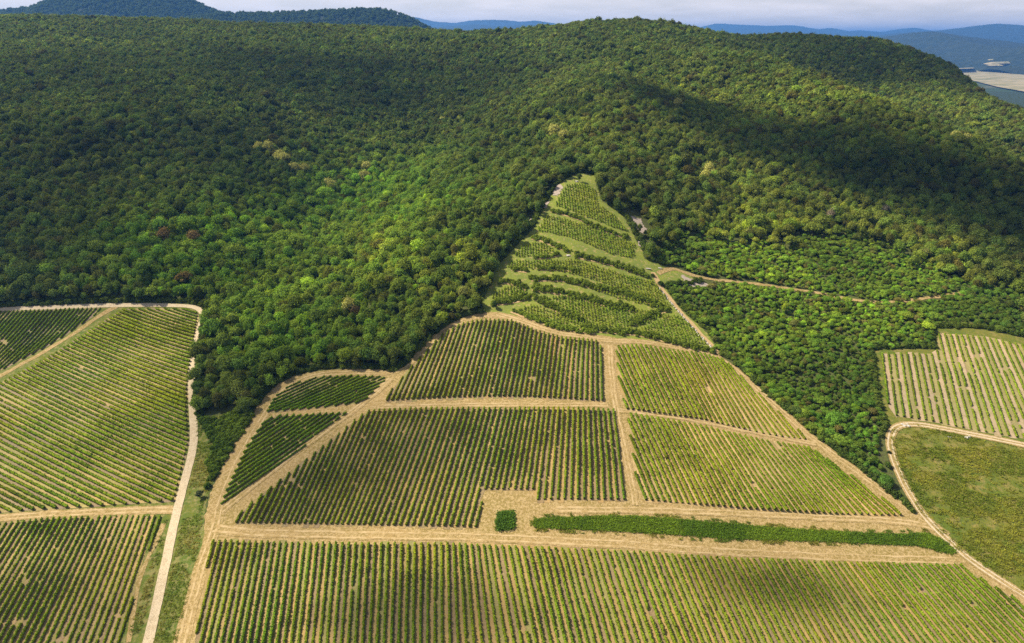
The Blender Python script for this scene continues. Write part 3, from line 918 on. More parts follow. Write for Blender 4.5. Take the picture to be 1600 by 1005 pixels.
TX = np.concatenate([TX, sx_[k_]]); TY = np.concatenate([TY, sy_[k_]])
TZ = gz(TX, TY)
px, py, dd = project(TX, TY, TZ + 5)
keep = (px > -170) & (px < 1770) & (py > -60) & (py < 1060)
def offs(poly, m):     # grow a polygon outward a little
    c = smooth_line(densify(poly, 4), 0, True)
    t = np.roll(c, -1, 0) - np.roll(c, 1, 0); t /= np.linalg.norm(t, axis=1)[:, None] + 1e-9
    area = 0.5 * np.sum(c[:, 0] * np.roll(c[:, 1], -1) - np.roll(c[:, 0], -1) * c[:, 1])
    nrm = np.stack([t[:, 1], -t[:, 0]], 1) * (1 if area > 0 else -1)
    return c + nrm * m
meadow_track = hits([(1392,664),(1385,682),(1388,705),(1400,750),(1430,803),(1480,850),(1500,850),(1450,790),(1410,700),(1400,670)])
clearings = [offs(meadow_track, 4.5), offs(central, 1.5), offs(leftf, 1.8), offs(hits(strip_px), .5), offs(rightf, 2.2), offs(meadow, 1.5), offs(terrace, .8)]
for cpoly in clearings: keep &= ~in_poly(TX, TY, cpoly)
def near_line(X, Y, line, dmax):
    p = densify(line, 2.0, closed=False); out = np.zeros(len(X), bool)
    for c in p: out |= (X - c[0]) ** 2 + (Y - c[1]) ** 2 < dmax ** 2
    return out
hs = smooth_line(hits([(1028,428),(1050,418),(1075,428),(1100,436),(1180,443),(1260,455),(1310,465),(1370,474),(1430,470),(1500,458)]), 2)
rt_line = smooth_line(hits([(1480,838),(1440,803),(1408,750),(1392,705),(1390,680),(1402,665),(1430,662),(1480,671),(1610,698)]), 2)
keep &= ~near_line(TX, TY, rt_line, 5.4)
keep &= ~(near_line(TX, TY, hs, 3.0) & (rng.random(len(TX)) < np.where(px > 1260, .75, 1.0)))
# bare scree patches
scree_px = [[(988,338),(1000,342),(1012,362),(1006,366),(995,360),(985,350)],[(862,300),(874,288),(880,292),(872,306),(864,306)],
            [(822,352),(832,340),(836,352),(828,362)],[(996,378),(1008,378),(1010,388),(1000,386)],
            [(846,318),(856,312),(858,320),(850,326)],[(1062,430),(1085,437),(1110,446),(1100,452),(1075,446)]]
screes = [hits(s) for s in scree_px]
for s in screes: keep &= ~in_poly(TX, TY - 2.5, offs(s, 3.6))
# facing: trees just behind the crest are dropped, they are never seen
cx_ = TX[keep]; cy_ = TY[keep]; cz_ = TZ[keep]; is_s = is_s[keep]
visb = np.ones(len(cx_), bool)
for fr in np.linspace(.35, .97, 22):
    gx_ = cx_ * fr; gy_ = cy_ * fr
    visb &= (CAMZ + (cz_ + 14 - CAMZ) * fr) > gz(gx_, gy_) - 1
TX, TY, TZ = cx_[visb], cy_[visb], cz_[visb]; is_s = is_s[visb]
px, py, dd = project(TX, TY, TZ + 5)
print("trees", len(TX))
# tint by zone: fresh green and olive patches centred on frame positions
base_c = np.array([0.069, 0.085, 0.020])
tint = np.tile(base_c, (len(TX), 1))
fresh = np.clip(blob(420,400,190,85) + blob(600,320,150,75) + blob(300,400,160,55) + .8 * blob(450,520,130,80) + .6 * blob(560,450,160,80) + .5 * blob(1250,650,160,90), 0, 1)
olive = np.clip(blob(1250,400,260,110) + blob(1150,620,220,130) + .7 * blob(650,430,160,80) + .6 * blob(1450,480,200,60) + .5 * blob(1100,200,260,80) + .4 * blob(1450,150,220,90), 0, 1)
patch = fbm(TX, TY, 55, 3); p2 = fbm(TX + 700, TY + 300, 22, 2)
fr_ = np.clip(fresh * (.35 + 1.3 * p2), 0, 1)[:, None]
ol_ = np.clip(olive * (.25 + 1.3 * patch), 0, 1)[:, None]
tint = tint * (1 - fr_) + np.array([0.102, 0.150, 0.019]) * fr_
tint = tint * (1 - ol_) + np.array([0.125, 0.140, 0.020]) * ol_
rr = rng.random(len(TX))
sel = rr < .10; tint[sel] *= np.array([1.0, .80, 1.0]) * .72          # dark crowns
sel = (rr > .10) & (rr < .17); tint[sel] = tint[sel] * np.array([1.5, 1.5, 1.1])
brown = (rr > .985) & ((olive + .25 * fresh) * patch > .26)
tint[brown] = np.array([0.100, 0.096, 0.026])
sc_ = is_s
tint[sc_] = tint[sc_] * np.array([.92, 1.12, .9])
red = sc_ & (rng.random(len(TX)) < .06)
tint[red] = np.array([0.108, 0.098, 0.026])
tint[:, 0] *= .91; tint[:, 1] *= 1.02
tint *= 1.88 * rng.uniform(.74, 1.28, (len(TX), 1)) * (1 + (patch - .5)[:, None] * .7)
tint[:, 0] *= rng.uniform(.85, 1.18, len(TX))
scl = np.clip(np.exp(rng.normal(-.34, .26, len(TX))), .45, 1.45) * (0.80 + .36 * fbm(TX + 99, TY, 40, 2))
# smaller scrubby growth on the lower right woods
scr = is_s.astype(float)
lone_big = (scr > 0) & (rng.random(len(TX)) < .06)
scl *= (1 - (.30 + .42 * fbm(TX, TY, 18, 3)) * scr) * np.where(lone_big, 1.6, 1)
sz = np.stack([scl * rng.uniform(.82, 1.2, len(TX)), scl * rng.uniform(.82, 1.2, len(TX)), (.35 + .65 * scl) * rng.uniform(.80, 1.18, len(TX)) * (1 - .52 * scr)], 1)
rot = np.stack([rng.normal(0, .10, len(TX)), rng.normal(0, .10, len(TX)), rng.uniform(0, 6.283, len(TX))], 1)
onscreen = (px > 0) & (px < 1600) & (py > 0) & (py < 1005)
# special pale flowering crowns seen one by one
pale_px = [(405,235,1.2),(422,240,1.3),(436,250,1.4),(447,258,1.3),(462,268,1.2),(476,272,1.1),(513,292,1.2),(520,300,1.0),(575,270,1.2),(568,282,1.3),
 (692,192,1.0),(720,190,1.0),(725,196,1.0),(651,218,.8),(595,222,.9),(577,226,.8),(733,272,.9),(770,240,.8),(866,218,1.4),(880,222,1.2),(806,130,.8),(835,131,.8),
 (866,174,.9),(908,150,1.0),(980,155,1.0),(1057,169,1.1),(255,67,.8),(245,175,.9),(232,267,.9),(1105,272,1.3),(1100,282,1.1),(1135,155,.9),(1330,110,1.0),(1318,144,1.0),(1388,140,.9),
 (1310,128,.8),(1490,218,1.2),(1508,226,1.2),(1460,190,.9),(1385,165,.9),(545,490,1.2),(1265,108,.8),(1215,103,.8),(1575,168,.9)]
words = {0: "cream-flowering"}
special = []
for (a, b, s_) in pale_px:
    h = hit(a, b + 5)
    dist = (TX - h[0]) ** 2 + (TY - h[1]) ** 2
    i = int(np.argmin(dist))
    TX[i], TY[i] = h; TZ[i] = gz(*h)
    special.append((i, a, b, s_, 'pale'))
    tint[i] = np.array([0.46, 0.46, 0.14]) * rng.uniform(.75, 1.1) if s_ > 1.05 or a in (692, 1105) else np.array([0.30, 0.34, 0.08]) * rng.uniform(.85, 1.15)
    sz[i] = s_ * 1.02
for (a, b, s_, c_, k_) in [(255,375,1.2,(0.24,0.17,0.07),'rust'),(305,382,1.2,(0.22,0.16,0.07),'rust'),(290,440,1.1,(0.16,0.12,0.04),'rust'),
                       (1298,342,1.1,(0.26,0.22,0.15),'bare'),(1378,330,1.0,(0.13,0.12,0.09),'bare'),(560,610-115,1.0,(0.12,0.09,0.04),'rust')]:
    h = hit(a, b + 8); i = int(np.argmin((TX - h[0]) ** 2 + (TY - h[1]) ** 2))
    TX[i], TY[i] = h; TZ[i] = gz(*h); tint[i] = c_; sz[i] = s_; special.append((i, a, b, s_, k_))
px, py, dd = project(TX, TY, TZ + 5)
spec_ids = {s[0] for s in special}
apparent = sz[:, 0] / dd
apparent[~onscreen] = 0
order_ = np.argsort(-apparent)
near_ids = [i for i in order_[:340] if i not in spec_ids][:300 - len(spec_ids)]
single = set(near_ids) | spec_ids
mass = np.array([i for i in range(len(TX)) if i not in single])
idx = rng.integers(0, NEAR, len(TX)); far = dd > 620
idx[far] = NEAR + rng.integers(0, MID, far.sum())
inst_mass("forest", np.stack([TX, TY, TZ - .3], 1)[mass], rot[mass], sz[mass], idx[mass], tint[mass], protos + mid_me,
          "dense broadleaf forest covering the hills behind the vineyards")

def place_tree(i, label, group, me):
    t = bpy.data.objects.new("broadleaf_tree", None); COL.objects.link(t)
    t.empty_display_size = 1
    t.location = (TX[i], TY[i], TZ[i] - .3); t.rotation_euler = tuple(rot[i]); t.scale = tuple(sz[i])
    tag(t, label, "tree", group)
    c = add_obj("crown", me, parent=t); c["tint"] = [float(v) for v in tint[i]]
    add_obj("trunk", trunk_me, parent=t)
    return t
# zones for the near trees
def zone_of(i):
    x, y = px[i], py[i]
    if x < 500 and y > 440: return "wood corner between pale track and small vine blocks"
    if x < 330: return "woodland edge above the left field"
    if x < 800: return "wood left of the upper middle vine block"
    if x > 1340 and y < 560: return "wood above the striped right field"
    return "scrubby wood between right vineyard and rutted track"
grp = defaultdict(list)
for i in near_ids: grp[zone_of(i)].append(i)
def shade(c):
    g = c[1]
    if c[0] > c[1] * 1.1: return "brownish"
    if g > .235: return "bright green"
    if g > .155: return "mid-green"
    return "dark green"
for z_, lst in grp.items():
    lst.sort(key=lambda i: px[i])
    n_ = len(lst)
    for k, i in enumerate(lst):
        pos = ("leftmost" if k == 0 else f"{ordinal(k+1)} from left") if k < n_ / 2 else ("rightmost" if k == n_ - 1 else f"{ordinal(n_-k)} from right")
        place_tree(i, f"{shade(tint[i])} tree, {pos}, {z_}", "trees of the " + z_, protos[k % NEAR])
def place_words(a, b):
    col_ = "left" if a < 530 else ("middle" if a < 1060 else "right")
    row_ = "top" if b < 150 else ("upper" if b < 260 else "lower")
    return col_, row_
cnt = defaultdict(list)
for s in special: cnt[(s[4],) + place_words(s[1], s[2])].append(s)
for key, lst in cnt.items():
    lst.sort(key=lambda s: s[1])
    for k, (i, a, b, s_, kd) in enumerate(lst):
        w = {'pale': "pale cream-flowering tree", 'rust': "rust-brown tree", 'bare': "bare grey tree"}[kd]
        part_ = {'top': "near the ridge", 'upper': "on the upper slope", 'lower': "on the lower slope"}[key[2]]
        pos = "" if len(lst) == 1 else (", leftmost" if k == 0 else (", rightmost" if k == len(lst) - 1 else f", {ordinal(k+1)} from left"))
        place_tree(i, f"{w} {part_} in the {key[1]} third{pos}", f"{w}s in the forest", (protos if dd[i] < 620 else mid_me)[k % 5])

# ------------------------------------------------------------------ undergrowth, hedges, terraces
def scatter_in(poly, spacing, jit=.5):
    lo = np.min(poly, 0); hi = np.max(poly, 0)
    X, Y = np.meshgrid(np.arange(lo[0], hi[0], spacing), np.arange(lo[1], hi[1], spacing)); X = X.ravel(); Y = Y.ravel()
    X = X + rng.uniform(-jit, jit, len(X)) * spacing; Y = Y + rng.uniform(-jit, jit, len(Y)) * spacing
    m = in_poly(X, Y, poly)
    return X[m], Y[m]
def scatter_line(line, width, dens):
    p = densify(line, .5, closed=False); L = len(p) * .5
    n = int(L * width * dens)
    k = rng.integers(0, len(p), n)
    off = rng.normal(0, width / 3.2, (n, 2))
    q2 = p[k] + off
    return q2[:, 0], q2[:, 1]
def tuft_geo(seed, n=26, h=.55, w=.4):
    r = np.random.default_rng(seed)
    C = np.column_stack([r.normal(0, w, n), r.normal(0, w, n), r.uniform(.05, h, n)])
    N = r.normal(0, .6, (n, 3)); N[:, 2] += .7
    v, f = leaf_quads(C, N, r.uniform(.10, .22, n), r)
    return v, f
tuft_me = [mk_mesh("grass_tuft", *tuft_geo(300 + k), M['crown']) for k in range(4)]
vbush_me = []
for k in range(4):
    r = np.random.default_rng(400 + k)
    n = 60; d = r.normal(size=(n, 3)); d /= np.linalg.norm(d, axis=1)[:, None]
    C = d * np.array([.42, .42, .6]) * r.uniform(.7, 1.1, (n, 1)) + np.array([0, 0, .75])
    v, f = leaf_quads(C, d + r.normal(0, .4, (n, 3)), r.uniform(.14, .26, n), r)
    vbush_me.append(mk_mesh("staked_vine", v, f, M['crown']))

def mass_pts(name, X, Y, meshes, tint_fn, smin, smax, label, zoff=0.0, flat=1.0):
    n = len(X)
    s = rng.uniform(smin, smax, n)
    T = tint_fn(X, Y, n)
    inst_mass(name, np.stack([X, Y, gz(X, Y) + zoff], 1), np.stack([rng.normal(0, .1, n), rng.normal(0, .1, n), rng.uniform(0, 6.28, n)], 1),
              np.stack([s, s, s * flat * rng.uniform(.8, 1.2, n)], 1), rng.integers(0, len(meshes), n), T, meshes, label)
def tintf(c, var=.25, c2=None):
    def f(X, Y, n):
        b = fbm(X, Y, 12, 3)[:, None]
        a = np.array(c) * np.ones((n, 1))
        if c2 is not None:
            t = np.clip((b - .42) * 5, 0, 1); a = a * (1 - t) + np.array(c2) * t
        return a * rng.uniform(1 - var, 1 + var, (n, 1))
    return f

# the terraces: staked vines in plots
plots = [
 ([(884,291),(912,288),(930,296),(936,322),(958,336),(984,364),(958,356),(905,336),(866,322)], 1.15, .95),
 ([(853,338),(880,342),(930,358),(992,382),(990,404),(960,400),(890,372),(838,362)], 1.25, 1.0),
 ([(822,380),(845,380),(868,392),(850,402),(802,402)], 1.3, 1.0),
 ([(800,408),(850,408),(905,408),(980,432),(1020,440),(1045,470),(1000,462),(900,430),(850,422),(790,418)], 1.3, 1.05),
 ([(775,455),(800,446),(824,450),(822,462),(790,470),(765,468)], 1.3, 1.1),
 ([(905,440),(960,450),(1020,462),(1048,478),(1040,486),(985,472),(930,456)], 1.35, 1.1),
 ([(850,468),(880,462),(960,476),(1040,492),(1010,508),(980,513),(905,512),(862,490)], 1.35, 1.15),
 ([(1045,492),(1070,500),(1108,540),(1040,532),(985,520),(1015,508)], 1.35, 1.15),
 ([(815,478),(845,478),(880,500),(900,514),(860,505),(820,492)], 1.35, 1.1),
]
vX, vY = [], []
for (pp, sp_, sc_) in plots:
    poly = hits(pp)
    lo = poly.min(0); hi = poly.max(0)
    X, Y = np.meshgrid(np.arange(lo[0], hi[0], 1.62), np.arange(lo[1], hi[1], sp_ * .72)); X = X.ravel(); Y = Y.ravel()
    m = in_poly(X, Y, poly) & (rng.random(len(X)) > .07)
    vX.append(X[m] + rng.normal(0, .05, m.sum())); vY.append(Y[m] + rng.normal(0, .14, m.sum()))
vX = np.concatenate(vX); vY = np.concatenate(vY)
mass_pts("staked_vines", vX, vY, vbush_me, tintf((0.22, 0.32, 0.030), .3, (0.29, 0.34, 0.04)), .6, 1.05, "hundreds of staked vines planted over the hillside terraces")

# hedged banks between the terraces
banks = [
 ([(862,330),(880,334),(905,342),(925,352),(950,362),(978,372)], 3.0, "scrubby bank below the topmost terrace"),
 ([(832,372),(850,376),(872,386),(890,394)], 3.4, "short scrubby bank left of the stone heap"),
 ([(900,400),(930,406),(960,414),(985,422),(1012,432)], 4.2, "bushy bank under the second terrace"),
 ([(835,404),(860,402),(872,398)], 2.2, "small hedge above the left terrace wall"),
 ([(840,420),(870,420),(905,424)], 3.0, "short hedge in the middle of the terraces"),
 ([(800,420),(824,424)], 3.0, "small clump at the left terrace edge"),
 ([(830,436),(870,436),(905,442),(940,452),(975,458),(1010,470)], 4.2, "long hedge bank across the lower terraces"),
 ([(780,440),(805,442),(824,452)], 3.4, "hedge beside the wood on the lower left terrace"),
 ([(832,450),(870,456),(905,464),(945,476),(990,484)], 4.6, "dense bank across the middle of the lower terraces"),
 ([(770,474),(800,470),(825,464)], 5.2, "dark thicket at the lower left terrace corner"),
 ([(975,460),(1010,470),(1045,484)], 3.4, "hedge end near the footpath"),
 ([(835,462),(860,478),(885,492),(905,500)], 4.0, "hedge sloping down the lower left terraces"),
 ([(985,508),(1010,496),(1030,488),(1044,484)], 3.4, "diagonal hedge near the footpath"),
 ([(800,486),(830,498),(862,510),(885,516),(930,520)], 3.0, "low hedge above the curved dirt track"),
 ([(905,512),(950,518),(1000,522),(1060,538),(1110,548)], 4.0, "hedge along the lowest terrace above the vineyard"),
]
shrub_cache = [crown_geo(190 + k, 130, .34, 1.7, 2.6, lowest=-.6, nl=3) for k in range(SHR)]
for (lp, w, lab) in banks:
    line = smooth_line(hits(lp), 1)
    X, Y = scatter_line(line, w * .8, .95)
    n = len(X)
    Vb, Fb, nvb = [], [], 0
    for k in range(n):
        s = rng.uniform(.42, .85)
        v, f = shrub_cache[k % SHR]
        an = rng.uniform(0, 6.28); ca, sa = math.cos(an), math.sin(an)
        vv = np.column_stack([v[:, 0] * ca - v[:, 1] * sa, v[:, 0] * sa + v[:, 1] * ca, v[:, 2]]) * s + np.array([X[k], Y[k], gz(X[k], Y[k])])
        Vb.append(vv); Fb.append(f + nvb); nvb += len(vv)
    me = mk_mesh("hedge", np.concatenate(Vb), np.concatenate(Fb), M['crown'])
    o = add_obj("hedge", me); tag(o, lab, "hedge", "hedged banks between the terraces")
    # cut earth and stone showing on the downhill side of the bank
    V, F = ribbon_geo(shift_line(densify(line, 2.0, closed=False), -w * .42), .45, .45, .22, step=1.0, jit=.42)
    if line[0][0] < line[-1][0]: tag(add_obj("terrace_edge", mk_mesh("terrace_edge", V, F, M['palerut'], smooth=True)), "bare earth edge under the " + lab, kind='structure')
    o["tint"] = [float(c) for c in np.array([0.185, 0.245, 0.030]) * rng.uniform(.8, 1.2)]

# scree patches and stones
scree_lab = ["largest grey scree patch right of the terraces", "pinkish scree patch by the top left of the terraces", "pale rocky patch at the left terrace edge",
             "small scree patch right of the second terrace", "small pink rock patch left of the top terrace", "bare earth bank beside the hillside track"]
for s, lab in zip(screes, scree_lab):
    sheet("scree", s, 0.25, M['rock'], step=2, ragged=1.1, label=lab, kind='structure')
def stone_mesh(seed, sx, sy, sz_):
    r = np.random.default_rng(seed)
    bm = bmesh.new(); bmesh.ops.create_icosphere(bm, subdivisions=2, radius=1)
    for v in bm.verts:
        k = 1 + r.uniform(-.18, .18)
        v.co = Vector((v.co.x * sx * k, v.co.y * sy * k, max(v.co.z, -.3) * sz_ * k))
    me = bpy.data.meshes.new("stone"); bm.to_mesh(me); bm.free(); me.materials.append(M['stone']); return me
def slab_mesh(L, W, Hh, seed):
    r = np.random.default_rng(seed); bm = bmesh.new(); bmesh.ops.create_cube(bm, size=1)
    bmesh.ops.bevel(bm, geom=list(bm.edges), offset=.08, segments=2, affect='EDGES')
    for v in bm.verts: v.co = Vector((v.co.x * L, v.co.y * W, (v.co.z + .4) * Hh)) + Vector(r.normal(0, .02, 3))
    me = bpy.data.meshes.new("slab"); bm.to_mesh(me); bm.free(); me.materials.append(M['stone']); return me
def put(name, me, a, b, z=0, rotz=0):
    h = hit(a, b); o = add_obj(name, me, loc=(h[0], h[1], float(gz(*h)) + .15 + z)); o.rotation_euler[2] = rotz; return o
tag(put("stone_slab", slab_mesh(3.0, .9, .55, 1), 1013, 421, rotz=-.2), "long white slab on the grass at the end of the hedged bank", "stone slab")
tag(put("stone_slab", slab_mesh(2.2, .8, .5, 2), 1031, 420, rotz=-.6), "shorter white slab at the meadow corner above the footpath", "stone slab")
for k, (a, b, s_, lab) in enumerate([(1418,666,1.5,"pale boulder heap inside the bend of the rutted track"),(1511,684,1.1,"low pale rock beside the upper rutted track"),
      (977,371,1.0,"pale rock at the end of the scrubby bank"),(888,400,1.3,"white stone heap in the middle of the terraces"),(902,284,1.3,"round pale rock at the top of the terraces"),
      (1484,684,.8,"small pale stone left of the upper track rock"),(1593,951,.5,"small white stone at the right end of the near block")]):
    h = hit(a, b)
    root = bpy.data.objects.new("rock_heap" if s_ > 1 else "rock", None); COL.objects.link(root); root.location = (h[0], h[1], float(gz(*h)) + .1)
    tag(root, lab, "rock")
    for q_ in range(6 if s_ > 1 else 2):
        o = add_obj("stone", stone_mesh(900 + k * 9 + q_, s_ * rng.uniform(.3, .65), s_ * rng.uniform(.3, .6), s_ * rng.uniform(.25, .5)), parent=root,
                    loc=(rng.normal(0, s_ * .5), rng.normal(0, s_ * .35), .05))
# dry stone wall beside the footpath
wall = bpy.data.objects.new("dry_stone_wall", None); COL.objects.link(wall)
wl_line = densify(smooth_line(hits([(1031,451),(1041,464),(1054,480),(1068,496),(1084,514),(1100,532),(1118,550)]), 2), .8, closed=False)
wall.location = (wl_line[0][0], wl_line[0][1], float(gz(*wl_line[0])))
tag(wall, "low pale dry stone wall along the footpath right of the terraces", "wall")
wst = [stone_mesh(980 + k, .45, .36, .42) for k in range(5)]
for k, p_ in enumerate(wl_line):
    o = add_obj("stone", wst[k % 5], parent=wall)
    q2 = p_ + rng.normal(0, .18, 2)
    o.location = (q2[0] - wall.location.x, q2[1] - wall.location.y, float(gz(*q2)) + .2 - wall.location.z); o.rotation_euler[2] = rng.uniform(0, 6)
    s_ = rng.uniform(.75, 1.35); o.scale = (s_, s_, s_)

# small bushes and lone trees
def lone(name, a, b, s, c, label, cat, me, trunk=True, sz3=None):
    h = hit(a, b)
    t = bpy.data.objects.new(name, None); COL.objects.link(t)
    t.location = (h[0], h[1], float(gz(*h))); t.scale = sz3 or (s, s, s); t.rotation_euler[2] = rng.uniform(0, 6)
    tag(t, label, cat)
    o = add_obj("crown", me, parent=t); o["tint"] = list(c)
    if trunk: add_obj("trunk", trunk_me, parent=t)
    return t
lone("small_tree", 312, 778, .34, (0.085, 0.105, 0.05), "small grey-green tree standing on the verge beside the left track", "tree", mid_me[1])
lone("bush", 325, 762, .95, (0.07, 0.12, 0.02), "dark bush where the verge narrows by the dirt track", "bush", shrub_me[0], False)
lone("small_tree", 905, 284, .52, (0.10, 0.14, 0.03), "small tree standing alone at the top of the terraces", "tree", protos[2])
lone("small_tree", 876, 283, .55, (0.12, 0.14, 0.03), "small round tree at the top left terrace corner", "tree", protos[3])
lone("bush", 773, 482, 1.1, (0.05, 0.085, 0.02), "dark round bush at the lower left terrace corner", "bush", protos[0], False, (.5, .5, .42))
lone("bush", 1020, 432, .8, (0.09, 0.12, 0.03), "single bush beside the white slabs", "bush", shrub_me[1], False)
lone("bush", 1032, 446, 1.2, (0.075, 0.12, 0.025), "rounded bush at the top of the footpath", "bush", shrub_me[2], False)
lone("bush", 1116, 447, 1.3, (0.17, 0.17, 0.06), "pale yellow-green bush on the bare bank by the hillside track", "bush", shrub_me[3], False)
lone("bush", 1389, 708, .55, (0.05, 0.07, 0.025), "tiny dark bush overhanging the rutted track", "bush", shrub_me[1], False)

# the long green strip, the green clump, weeds and verge grass
def weeds(name, poly_px_, spacing, smin, smax, c, c2, label, flat=1.0, prob=None):
    X, Y = scatter_in(hits(poly_px_), spacing)
    if prob is not None:
        m = prob(X, Y); X, Y = X[m], Y[m]
    mass_pts(name, X, Y, tuft_me, tintf(c, .3, c2), smin, smax, label, .05, flat)
weeds("tall_grass", [(834,811),(900,808),(985,806),(1100,815),(1200,824),(1300,830),(1400,835),(1450,833),(1475,845),(1495,862),(1488,867),(1430,853),(1300,847),(1150,843),(1000,833),(834,826)],
      .42, .55, 1.0, (0.095, 0.165, 0.015), (0.14, 0.215, 0.018), "long strip of tall green weeds across the straw headland", .9)
strip_w = hits([(834,811),(900,808),(985,806),(1100,815),(1200,824),(1300,830),(1400,835),(1450,833),(1475,845),(1495,862),(1488,867),(1430,853),(1300,847),(1150,843),(1000,833),(834,826)])
X, Y = scatter_in(offs(strip_w, 1.7), .5)
m = (fbm(X, Y, 3, 3) > .58) & ~in_poly(X, Y, strip_w)
mass_pts("strip_edge_weeds", X[m], Y[m], tuft_me, tintf((0.10, 0.16, 0.016), .3, (0.20, 0.20, 0.03)), .35, .9, "ragged weeds along the edges of the long green strip", .03, .9)
X, Y = scatter_in(hits([(778,802),(801,801),(803,826),(776,829)]), .40)
Vb, Fb, nvb = [], [], 0
c0 = np.array([X.mean(), Y.mean(), float(gz(X.mean(), Y.mean()))])
for k in range(len(X)):
    v, f = tuft_geo(700 + k % 9); s_ = rng.uniform(.8, 1.5); an = rng.uniform(0, 6.28); ca, sa = math.cos(an), math.sin(an)
    Vb.append(np.column_stack([v[:, 0] * ca - v[:, 1] * sa, v[:, 0] * sa + v[:, 1] * ca, v[:, 2] * 1.15]) * s_ + np.array([X[k], Y[k], gz(X[k], Y[k])]) - c0)
    Fb.append(f + nvb); nvb += len(v)
o = add_obj("weed_clump", mk_mesh("weed_clump", np.concatenate(Vb), np.concatenate(Fb), M['crown']), loc=c0)
o["tint"] = [0.09, 0.17, 0.02]
tag(o, "square clump of green weeds standing in the straw notch", "weed clump")
weeds("meadow_grass", meadow_px, .8, .35, 1.05, (0.14, 0.18, 0.017), (0.25, 0.25, 0.030), "tussocky weeds and tall grass of the rough meadow",
      prob=lambda X, Y: (fbm(X * .6, Y * 2.0, 12, 4) > .44) | (rng.random(len(X)) < .2))
weeds("verge_weeds", [(221,1080),(240,1005),(288,800),(309,700),(306,652),(330,652),(372,640),(380,655),(345,722),(318,785),(312,850),(277,1005),(256,1080)], .8, .35, .85, (0.13, 0.19, 0.018), (0.27, 0.24, 0.05), "uneven green grass on the verge beside the pale track",
      prob=lambda X, Y: fbm(X, Y, 8, 3) > .46)
weeds('verge_weeds', [(256,812),(265,812),(216,1005),(198,1005)], .8, .35, .9, (0.12, 0.17, 0.02), (0.25, 0.22, 0.05), 'thin grass between the lower left vines and the pale track', prob=lambda X, Y: fbm(X, Y, 5, 3) > .45)
X, Y = scatter_in(hits([(304,645),(318,655),(340,655),(372,640),(397,648),(352,722),(334,748),(324,758),(326,720),(332,690),(318,668)]), 1.25)
m = fbm(X, Y, 10, 2) > .28; X, Y = X[m], Y[m]
mass_pts("gully_scrub", X, Y, shrub_me, tintf((0.085, 0.14, 0.02), .35, (0.13, 0.19, 0.024)), .35, .95, "thick green undergrowth in the gully beside the track")
# understorey along all woodland edges
eX, eY = [], []
for poly in (central, leftf, rightf, meadow, terrace):
    b = densify(offs(poly, 2.2), .9)
    for rep in range(2):
        q2 = b + rng.normal(0, 1.0, b.shape); eX.append(q2[:, 0]); eY.append(q2[:, 1])
eX = np.concatenate(eX); eY = np.concatenate(eY)
ok = np.ones(len(eX), bool)
for cpoly in (central, leftf, hits(strip_px), rightf, meadow, terrace): ok &= ~in_poly(eX, eY, offs(cpoly, .6))
ex_, ey_, _d = project(eX, eY, gz(eX, eY))
ok &= (ex_ > -100) & (ex_ < 1700) & (ey_ < 1060) & ~((ex_ < 345) & (ey_ > 650)) & ~near_line(eX, eY, hs, 3.5) & ~near_line(eX, eY, rt_line, 3.4)
mass_pts("undergrowth", eX[ok], eY[ok], shrub_me, tintf((0.08, 0.12, 0.022), .3, (0.12, 0.16, 0.026)), .5, 1.05, "shrubby undergrowth along the woodland edges")

# ------------------------------------------------------------------ far hills
M['farwood'] = ground_mat("distant_forest", (0.018, 0.026, 0.016),
    [(0.004, .45, .60, (0.014, 0.024, 0.012), .8), (0.02, .45, .6, (0.034, 0.044, 0.022), .7)], 1.0, 0.06)  # broad dark patches paint cloud shadow into the forest colour
def ridge(name, sky_px, D, depth, label, rough=30, cells=9, res=None, seed=0):
    """a hill range: crest seen along sky_px at forward distance D, sloping down to the valley on both sides"""
    sky_px = np.array(sky_px, float)
    n = 260; m = 60
    pxs = np.linspace(sky_px[0, 0], sky_px[-1, 0], n)
    pys = np.interp(pxs, sky_px[:, 0], sky_px[:, 1])
    ker = np.array([1, 2, 3, 2, 1.]); ker /= ker.sum()
    pys = np.convolve(np.pad(pys, 2, mode='edge'), ker, 'valid')
    X = np.array([pix_at(a, b, D)[0] for a, b in zip(pxs, pys)]); Z = np.array([pix_at(a, b, D)[2] for a, b in zip(pxs, pys)])
    t = np.linspace(-1, 1, m)
    prof = np.where(t < 0, (1 - np.abs(t) ** 1.25), 1 - np.abs(t) ** 1.6)
    XX = X[:, None] * (1 + t[None, :] * depth / D * .0) + 0 * t[None, :]
    YY = D + t[None, :] * depth + 0 * X[:, None]
    base = VALZ - 25
    ZZ = base + (Z[:, None] - base) * prof[None, :]
    env = np.clip(1 - prof, 0, 1) * np.clip(prof * 3, 0, 1)
    ZZ = ZZ + (fbm(XX + seed * 777, YY * .8, depth / 2.6, 5)[...] - .5) * rough * 7 * (env[None, :])
    ZZ = ZZ + (.5 - np.abs(fbm(XX * 1.6 + 55 * seed, YY * .35, depth / 1.6, 4) - .5) * 4) * rough * 1.6 * env[None, :]
    ZZ += (fbm(XX, YY, 60, 2) - .5) * (D / 1400.)
    ii, jj = np.meshgrid(np.arange(n - 1), np.arange(m - 1), indexing='ij')
    q = np.stack([ii * m + jj, (ii + 1) * m + jj, (ii + 1) * m + jj + 1, ii * m + jj + 1], -1).reshape(-1, 4)
    o = add_obj(name, mk_mesh(name, np.stack([XX, YY, ZZ], -1).reshape(-1, 3), q, M['farwood'], smooth=True))
    tag(o, label, kind='structure')
    RID.append((X, D, depth, XX, YY, ZZ))
    return o
RID = []
ridge("hills", [(-260,40),(-60,30),(20,16),(52,14),(80,1),(120,-8),(180,-16),(250,-14),(290,-1),(318,12),(345,23),(400,34),(470,46)], 3400, 760, "steep blue-green wooded peak cut by the top edge", rough=40, seed=1)
